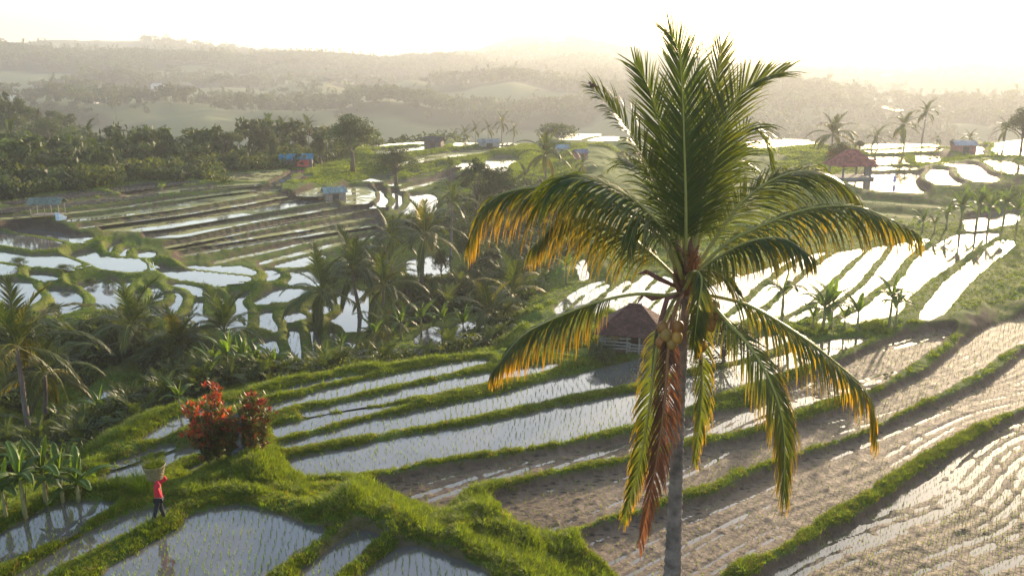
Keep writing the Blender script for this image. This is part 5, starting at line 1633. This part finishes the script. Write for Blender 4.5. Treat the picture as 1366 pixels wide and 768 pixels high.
# x = walking direction is -x (to the left of the picture), y away from the camera
J = dict(pel=(0, 0, .86), wst=(0, 0, 1.02), che=(-.01, 0, 1.25), nk=(-.02, 0, 1.40), hd=(-.03, 0, 1.50), top=(-.03, 0, 1.60),
         hl=(.0, -.09, .82), kl=(-.10, -.09, .47), al=(-.22, -.09, .09), tl=(-.36, -.09, .03),
         hr=(.0, .09, .82), kr=(.02, .09, .46), ar=(.10, .09, .10), trr=(-.02, .09, .03),
         sl=(0, -.17, 1.35), el=(.14, -.27, 1.42), wl=(.03, -.20, 1.60), hal=(.0, -.17, 1.67),
         sr=(0, .17, 1.35), er=(.24, .24, 1.40), wr=(.16, .16, 1.58), har=(.13, .13, 1.66))
def chain_of(keys, links):
    return [J[k] for k in keys], [(keys.index(a), keys.index(b)) for a, b in links]
keys = list(J)
v, e = chain_of(keys, [('pel','wst'),('wst','che'),('che','nk'),('nk','hd'),('hd','top'),('pel','hl'),('hl','kl'),('kl','al'),('al','tl'),('pel','hr'),('hr','kr'),('kr','ar'),('ar','trr'),
                       ('che','sl'),('sl','el'),('el','wl'),('wl','hal'),('che','sr'),('sr','er'),('er','wr'),('wr','har')])
rd_ = dict(pel=(.14,.10), wst=(.12,.09), che=(.15,.10), nk=.05, hd=(.085,.09), top=(.075,.08), hl=.085, kl=.055, al=.04, tl=(.035,.03), hr=.085, kr=.055, ar=.04, trr=(.035,.03),
           sl=.055, el=.04, wl=.028, hal=.032, sr=.055, er=.04, wr=.028, har=.032)
body = skin_body('body', v, e, [rd_[k] for k in keys], M['skin'], person)
for side in (-1, 1):                        # five fingers on each hand, closed on the basket rim
    hx, hy, hz_ = J['hal'] if side < 0 else J['har']
    for k in range(5):
        t = (k-2)*.018
        L = (.05, .075, .08, .075, .055)[k]
        b = MB()
        b.tube([(hx+t, hy, hz_), (hx+t*1.2-.005, hy, hz_+L*.6), (hx+t*1.2-.02, hy-side*.015, hz_+L)], [.010, .009, .006], 6)
        b.build('finger', M['skin'], body, True)
b = MB()
b.ball((-.115, 0, 1.495), (.02, .012, .018), 6, 4)
b.ball((-.03, -.095, 1.50), (.012, .006, .022), 6, 4); b.ball((-.03, .095, 1.50), (.012, .006, .022), 6, 4)
b.build('nose_and_ears', M['skin'], body, True)
mk = mat_plain('dark_hair', (.015, .012, .012), .6, 0)
b = MB(); b.ball((-.015, 0, 1.545), (.10, .10, .085), 12, 8); b.build('hair', mk, person, True)
b = MB()
for s in (-1, 1): b.ball((-.108, s*.034, 1.525), .010, 6, 4)
b.box((-.112, 0, 1.455), (.01, .05, .008)); b.build('eyes_and_mouth', mk, person)
red = mat_plain('red_shirt', (.50, .022, .045), .8, plain=True)
drk = mat_plain('dark_trousers', (.018, .02, .028), .85, plain=True)
k2 = ['wst','che','nk','sl','el','wl','sr','er','wr','pel']
v, e = chain_of(k2, [('pel','wst'),('wst','che'),('che','nk'),('che','sl'),('sl','el'),('el','wl'),('che','sr'),('sr','er'),('er','wr')])
skin_body('shirt', v, e, [(.145,.12),(.175,.125),(.065,.07),.08,.06,.042,.08,.06,.042,(.155,.125)], red, person)
k3 = ['pel','hl','kl','al','hr','kr','ar']
v, e = chain_of(k3, [('pel','hl'),('hl','kl'),('kl','al'),('pel','hr'),('hr','kr'),('kr','ar')])
skin_body('trousers', v, e, [(.15,.12),.10,.075,.062,.10,.075,.062], drk, person)
b = MB()
for (x, y, z) in (J['tl'], J['trr']):
    b.ball((x+.05, y, z+.0), (.12, .045, .04), 10, 6)
b.build('boots', drk, person, True)
# the basket
bk = tag(empty('basket', (pf.x-.04, pf.y, pz+1.60), 0), 'round woven basket heaped with cut green grass on the head of the person', 'basket')
b = MB()
nr = 9
for r_ in range(nr):
    zz = r_*.055
    rr = .30+.012*r_
    pts = [((rr+.010*(-1)**(k+r_))*math.cos(k*math.pi/12), (rr+.010*(-1)**(k+r_))*math.sin(k*math.pi/12), zz+random.uniform(-.004, .004)) for k in range(25)]
    b.tube(pts, .022, 5, col=(1.0+.1*(r_ % 3),)*3, cap=False)
b.tube([(.42*math.cos(k*math.pi/12), .42*math.sin(k*math.pi/12), .50) for k in range(25)], .03, 6, col=(1.5, 1.4, 1.2), cap=False)
vs = [(.29*math.cos(k*math.pi/8), .29*math.sin(k*math.pi/8), 0) for k in range(16)]
b.add(vs, [tuple(range(15, -1, -1))])
b.build('woven_wall', M['basket'], bk)
b = MB()
for k in range(12):
    a = k*math.pi/6
    b.tube([(.285*math.cos(a), .285*math.sin(a), 0), (.40*math.cos(a), .40*math.sin(a), .50)], .012, 4, col=(1.7, 1.6, 1.2))
for k in range(9):
    a = k*math.pi/4.5
    b.tube([(.33*math.cos(a), .33*math.sin(a), .05), (.41*math.cos(a+.5), .41*math.sin(a+.5), .45)], .011, 4, col=(1.5, 1.4, 1.0))
b.build('stakes', M['basket'], bk)
gt2 = tuft('cut_grass', 420, .30, .36, .010, M['grass'], .9, 78)
o = link_mesh('cut_grass', gt2, bk, (0, 0, .40))
bk.scale = (.82, .82, .88)
o.scale = (1.1, 1.1, 1.3)

# ------------------------------------------------------------------ huts, sheds and houses
def roof_panel(mb, a, b_, c, d, rows, cols_, th=.035, jit=.01, colr=(1, 1, 1)):
    """tile courses between eave a-b and ridge d-c"""
    a, b_, c, d = map(Vector, (a, b_, c, d))
    nrm = (b_-a).cross(d-a).normalized()
    for r in range(rows):
        u0, u1 = r/rows, (r+1.25)/rows
        l0, r0 = a.lerp(d, u0), b_.lerp(c, u0)
        l1, r1 = a.lerp(d, min(u1, 1)), b_.lerp(c, min(u1, 1))
        n_ = max(1, int(cols_*((r0-l0).length/max((b_-a).length, .01))))
        for k in range(n_):
            p0, p1 = l0.lerp(r0, k/n_+.03/n_), l0.lerp(r0, (k+.97)/n_)
            p3, p2 = l1.lerp(r1, k/n_+.03/n_), l1.lerp(r1, (k+.97)/n_)
            h = nrm*(th+random.uniform(-jit, jit))
            q = random.uniform(.7, 1.3)
            mb.add([p0, p1, p2, p3, p0+h, p1+h, p2+h*.3, p3+h*.3], [(4, 5, 6, 7), (0, 1, 5, 4), (1, 2, 6, 5), (3, 0, 4, 7)], (q*colr[0], q*colr[1], q*colr[2]))
def post(parent, x, y, h, w=.1, mat=None, z=0):
    b = MB(); b.box((x, y, z+h/2), (w, w, h)); return b.build('post', mat or M['plank'], parent)
# thatched field hut
hp_ = at(848, 472, -1.25)
hx, hy = hp_.x, hp_.y + .9
hz_ = height(hx, hy)-.1
hut = tag(empty('field_hut', (hx, hy, hz_), R(-14)), 'open sided field hut with a dark brown hipped roof and pale plank rails', 'hut')
W2, D2, HE, HR = 1.7, 1.3, 1.30, 2.6
for x in (-W2, -.25, .45, W2):
    post(hut, x, -D2, HE+.05)
for x in (-W2, W2): post(hut, x, D2, HE+.05)
post(hut, -W2, 0, HE+.05)
for zz in (.30, .50, .70, .90):            # rails, each a plank
    b = MB(); b.box((-W2*.5-.1, -D2-.065, zz), (W2+.15, .03, .10), Matrix.Rotation(random.uniform(-.06, .06), 3, 'Y')); b.build('plank', M['plank'], hut)
    b = MB(); b.box((-W2-.065, 0, zz+.05), (.03, 2*D2, .10), Matrix.Rotation(random.uniform(-.04, .04), 3, 'X')); b.build('plank', M['plank'], hut)
for k, zz in enumerate((.25, .42, .60)):
    b = MB(); b.box((.35, -D2-.065, zz), (1.25, .03, .10), Matrix.Rotation(random.uniform(-.1, .1), 3, 'Y')); b.build('plank', M['plank'], hut)
dk = mat_plain('dark_boards', (.075, .05, .045), .9, 8)
for k in range(6):
    b = MB(); b.box((.56+k*.165, -D2+.0, HE/2), (.155, .03, HE-.04)); b.build('plank', dk, hut)
b = MB(); b.box((0, D2-.02, HE/2), (2*W2-.1, .03, HE-.05)); b.build('back_wall', dk, hut)
b = MB(); b.box((0, 0, .12), (2*W2-.16, 2*D2-.16, .08)); b.build('floor', dk, hut)
b = MB()
e = .42
A, B_, C_, D_ = (-W2-e, -D2-e, HE-.15), (W2+e, -D2-e, HE-.15), (W2+e, D2+e, HE-.15), (-W2-e, D2+e, HE-.15)
r1, r2 = (-.35, 0, HR), (.35, 0, HR)
b.add([A, B_, C_, D_, r1, r2], [(0, 1, 5, 4), (2, 3, 4, 5), (1, 2, 5), (3, 0, 4), (3, 2, 1, 0)], (.55, .5, .5))
roof_panel(b, A, B_, r2, r1, 13, 22); roof_panel(b, C_, D_, r1, r2, 13, 22); roof_panel(b, B_, C_, r2, r2, 13, 16); roof_panel(b, D_, A, r1, r1, 13, 16)
rf = b.build('roof', M['tile'], hut)
b = MB(); b.tube([(r1[0]-.05, 0, HR+.02), (r2[0]+.05, 0, HR+.02)], .07, 7); b.build('ridge_cap', M['tile'], rf)
b = MB(); b.ball((-.95, -D2-.12, 1.0), (.24, .03, .24), 14, 8, col=(.8, .7, .6)); b.build('basket_tray', M['basket'], hut)
cb = MB()
for k in range(7):
    cb.box((k*.035, .012*(-1)**k, -.15), (.034, .012, .30+.03*(k % 3)))
bl = cb.build('blue_cloth', mat_plain('blue_cloth', (.05, .10, .42), .8, 6), None)
bl.location = hut.matrix_world @ Vector((0, 0, 0))
rotm = Matrix.Rotation(R(-14), 3, 'Z')
lc = rotm @ Vector((1.40, -D2-.12, 1.05))
bl.location = (hx+lc.x, hy+lc.y, hz_+lc.z)
bl.rotation_euler = (0, 0, R(-14))
tag(bl, 'small blue cloth hanging at the right front corner of the brown roofed hut', 'cloth')

def shed(px, py, dist, w, d, h, hr, rz, label, wall, roofc, name='field_shed', opens=(), cat='shed', posts=False, roofmat=None, sheets=6, lift=0):
    p = atd(px, py, dist)
    gz_ = p.z if lift is None else height(p.x, p.y)
    root = tag(empty(name, (p.x, p.y, gz_-.05), R(rz)), label, cat)
    if posts:
        for x in (-w/2+.1, 0, w/2-.1):
            for y in (-d/2+.1, d/2-.1): post(root, x, y, h, .09)
        b = MB(); b.box((0, 0, .35), (w-.2, d-.2, .07)); b.build('platform', M['plank'], root)
    else:
        wm = mat_plain('wall', wall, .85, 4)
        b = MB(); b.box((0, d/2-.04, h/2), (w, .08, h)); b.box((-w/2+.04, 0, h/2), (.08, d-.16, h)); b.box((w/2-.04, 0, h/2), (.08, d-.16, h))
        b.box((-w*.33, -d/2+.04, h/2), (w*.34, .08, h)); b.box((w*.33, -d/2+.04, h/2), (w*.34, .08, h)); b.box((0, -d/2+.04, h*.9), (w*.32, .08, h*.2))
        b.build('wall', wm, root)
        b = MB(); b.box((0, -d/2+.07, h*.4), (w*.3, .05, h*.8)); b.build('door', mat_plain('door', (.09, .07, .06), .8, 4), root)
    rm = roofmat or mat_plain('roof', tuple(c*.7 for c in roofc), .9, 4, .6, 1.3, spec=.1)
    e = .25
    for s in (-1, 1):                      # each slope in separate sheets
        n_ = sheets
        for k in range(n_):
            x0, x1 = -w/2-e+(w+2*e)*k/n_, -w/2-e+(w+2*e)*(k+.97)/n_
            z0 = h-.08
            b = MB()
            vs = []
            for x in (x0, x1):
                vs += [(x, s*(d/2+e), z0), (x, 0, h+hr)]
            t = .03+.012*(k % 2)
            vs += [(v_[0], v_[1], v_[2]+t) for v_ in vs]
            b.add(vs, [(4, 5, 7, 6), (0, 2, 3, 1), (0, 4, 6, 2), (1, 3, 7, 5), (0, 1, 5, 4), (2, 6, 7, 3)], (random.uniform(.85, 1.15),)*3)
            b.build('roof_sheet', rm, root)
    return root
shelter = shed(65, 291, 98, 3.2, 1.9, 1.65, .55, 5, 'open shelter on posts with a dull green roof on the left terraces', (.2,.2,.2), (.20,.24,.20), 'field_shelter', posts=True, cat='shelter', sheets=5)
shed(445, 244, 118, 2.7, 1.9, 1.15, .6, 24, 'small field shed with a pale green roof and an orange side wall', (.32,.24,.2), (.33,.42,.40))
sb_ = shed(396, 222, 145, 5.0, 2.6, 1.5, .7, 10, 'long field shed with a bright blue roof and red tarpaulin side', (.13,.11,.12), (.06,.28,.42))
b = MB()
for k in range(12):
    b.box((.2+k*.16, -1.36+.03*(-1)**k, .85), (.17, .02, 1.15))
rt = b.build('red_tarpaulin', mat_plain('tarpaulin', (.60, .10, .09), .6, 3), None)
rt.location = sb_.location; rt.rotation_euler = sb_.rotation_euler
tag(rt, 'red tarpaulin hung along the front of the blue roofed shed', 'tarpaulin')
shed(652, 188, 172, 3.8, 2.6, .8, .6, 8, 'long low house with a grey sheet roof at the rim beyond the middle terraces', (.3,.28,.26), (.30,.31,.31), 'house', cat='house')
shed(579, 190, 168, 3.2, 2.4, 1.4, .8, -10, 'small brown hut on the rim left of the long grey roof', (.14,.1,.09), (.14,.11,.10), 'hut', cat='hut')
shed(775, 192, 150, 1.9, 1.6, 1.2, .5, 15, 'little house with a reddish wall by the large lone palm', (.42,.16,.13), (.20,.22,.34), 'house', cat='house')
shed(750, 178, 165, 2.0, 1.8, 1.0, .5, 5, 'small pale blue roofed house on the far rim behind the palm leaves', (.45,.44,.42), (.30,.40,.46), 'house', cat='house')
shed(1284, 208, 142, 3.1, 2.3, 1.2, .55, -6, 'house with a pale grey roof and reddish walls on the right hillside', (.34,.15,.12), (.52,.50,.52), 'house', cat='house', sheets=9)
# far houses in the haze
for (px, py, d, lab) in ((117,108,600,'white speck of a house on the far left slope'), (8,107,620,'pale house at the far left edge of the slope'), (275,145,420,'small white house above the left wood'), (190,166,400,'tiny pale house in the hollow behind the left wood'),
                        (373,153,430,'long pale roof in the middle of the hazy valley floor'), (388,152,430,'second pale roof right beside the long one'), (394,80,1000,'white house on the far ridge slope'), (208,95,800,'brown roof among the trees of the far ridge')):
    shed(px, py, d, 9, 6, 3, 1.8, random.uniform(-20, 20), lab, (.6,.58,.55), (.55,.52,.5), 'house', cat='house', sheets=3)
# red roofed pavilion with a tiled hip roof
pp = atd(1133, 236, 118)
pav = tag(empty('pavilion', (pp.x, pp.y, height(pp.x, pp.y)-.1), R(12)), 'pavilion with a steep dark red tiled roof beside the large reflecting field', 'pavilion')
tr_ = mat_plain('red_tile', (.23, .055, .05), .8, 6)
for x in (-1.6, 1.6):
    for y in (-1.3, 1.3): post(pav, x, y, 1.6, .16)
b = MB(); b.box((0, 0, .15), (3.8, 3.2, .3)); b.build('platform', M['stone'], pav)
b = MB()
A, B_, C_, D_, t1, t2 = (-2.2,-1.9,1.45), (2.2,-1.9,1.45), (2.2,1.9,1.45), (-2.2,1.9,1.45), (-.6,0,3.1), (.6,0,3.1)
b.add([A,B_,C_,D_,t1,t2], [(0,1,5,4),(2,3,4,5),(1,2,5),(3,0,4),(3,2,1,0)], (.6,.6,.6))
roof_panel(b, A,B_,t2,t1, 9, 14); roof_panel(b, C_,D_,t1,t2, 9, 14); roof_panel(b, B_,C_,t2,t2, 9, 10); roof_panel(b, D_,A,t1,t1, 9, 10)
b.build('roof', tr_, pav)
p2 = atd(1157, 224, 120)
gate = tag(empty('gate_shrine', (p2.x, p2.y, height(p2.x, p2.y)-.1), R(10)), 'small red roofed shrine with carved end posts right of the pavilion', 'shrine')
b = MB(); b.box((0, 0, 1.0), (.5, .5, 2.0), taper=.8); b.build('pillar', M['stone'], gate)
b = MB(); b.box((0, 0, 1.75), (2.0, 1.0, .22), taper=.6); b.box((0, 0, 1.93), (1.7, .4, .12)); b.build('roof', tr_, gate)
for s in (-1, 1):
    b = MB(); b.box((s*.85, 0, 2.02), (.22, .22, .36), taper=.4); b.build('finial', M['stone'], gate)
pav.scale = gate.scale = (1.25, 1.25, 1.25)
# red flowering tree beside the pavilion
rtree = tree(1122, 187, 225, 122, 'round', 'rounded tree with red blossom beside the red roofed pavilion', 'near', 0, wide=1.0, name='red_blossom_tree')
rtree.children[1].data = leaf_cards([(0,0,.7),(.2,.1,.62),(-.22,0,.62),(0,-.2,.6)], [.25,.2,.2,.2], 2600, .025, 9, (3.6, .9, 1.2), .7, M['leaf'], 'crown')
# white and blue cloth, pole, blue scarecrow cloth
cp = atd(75, 292, 96.5)
b = MB()
for k in range(9):
    b.box((k*.13, .03*(-1)**k, .45-.02*k), (.14, .02, .95-.07*k), Matrix.Rotation(.12*k*.3, 3, 'Y'), col=(.55, .65, .8) if k < 3 else (.8, .82, .85))
cl = b.build('tarpaulin', M['cloth'], None, loc=(cp.x, cp.y, height(cp.x, cp.y)))
tag(cl, 'white and pale blue cloth spread beside the green roofed shelter', 'cloth')
q0, q1 = at(94, 299, -2.2), at(115, 318, -4.3)
b = MB(); b.tube([(0, 0, 0), (q1.x-q0.x, q1.y-q0.y, q1.z-q0.z+.4)], [.05, .07], 6, col=(2.4, 2.0, 1.5))
pl = b.build('bamboo_pole', M['wood'], None, loc=(q0.x, q0.y, q0.z+.6))
tag(pl, 'pale bamboo pole leaning down the bank right of the shelter', 'pole')
sp0 = at(1193, 245, .2)
sc_o = tag(empty('scarecrow', (sp0.x, sp0.y, .15), 0), 'lilac cloth scarecrow standing in the large reflecting field on the right', 'scarecrow')
b = MB(); b.tube([(0, 0, -.2), (0, 0, 1.35)], .03, 6); b.tube([(-.3, 0, .95), (.3, 0, .95)], .02, 6); b.build('pole', M['wood'], sc_o)
b = MB(); b.box((0, 0, .65), (.42, .10, .8), taper=.75, col=(.45, .38, .7)); b.ball((0, 0, 1.22), .13, 10, 7, col=(.5, .42, .72)); b.build('cloth', M['cloth'], sc_o)
# white egrets by the spillway of the left ponds
for k, (px, py, lab) in enumerate(((204,368,'left white egret at the end of the bank between the left ponds'), (209,366,'right white egret at the end of the bank between the left ponds'))):
    p = at(px, py, -3.7)
    b = MB()
    b.ball((0, 0, .42), (.20, .10, .12), 10, 7); b.tube([(-.14, 0, .48), (-.22, 0, .66), (-.17, 0, .80), (-.24, 0, .86)], [.05, .03, .025, .03], 7)
    b.tube([(-.26, 0, .86), (-.38, 0, .84)], [.015, .003], 5, col=(.8, .6, .1)); b.tube([(.15, 0, .42), (.34, 0, .34)], [.06, .02], 6)
    for s in (-.03, .03): b.tube([(0, s, .34), (.02, s, .18), (0, s, -.02)], [.012, .012, .01], 4, col=(.1, .1, .08))
    o = b.build('egret', M['cloth'], None, True, loc=(p.x, p.y, max(height(p.x, p.y), -4.6)))
    tag(o, lab, 'egret')
# ------------------------------------------------------------------ the morning haze: one closed box of even air
hz = MB()
hz.box((0, 1900, 14), (8200, 4300, 150))
m, nt, p, out = mat_new('haze')
nt.nodes.remove(p)
pv = nd(nt, 'ShaderNodeVolumePrincipled')
pv.inputs['Color'].default_value = (0.69, 0.73, 0.79, 1)
pv.inputs['Density'].default_value = 0.00047
pv.inputs['Anisotropy'].default_value = 0.42
nt.links.new(pv.outputs[0], out.inputs['Volume'])
hzo = hz.build('haze', m)
tag(hzo, kind='stuff')
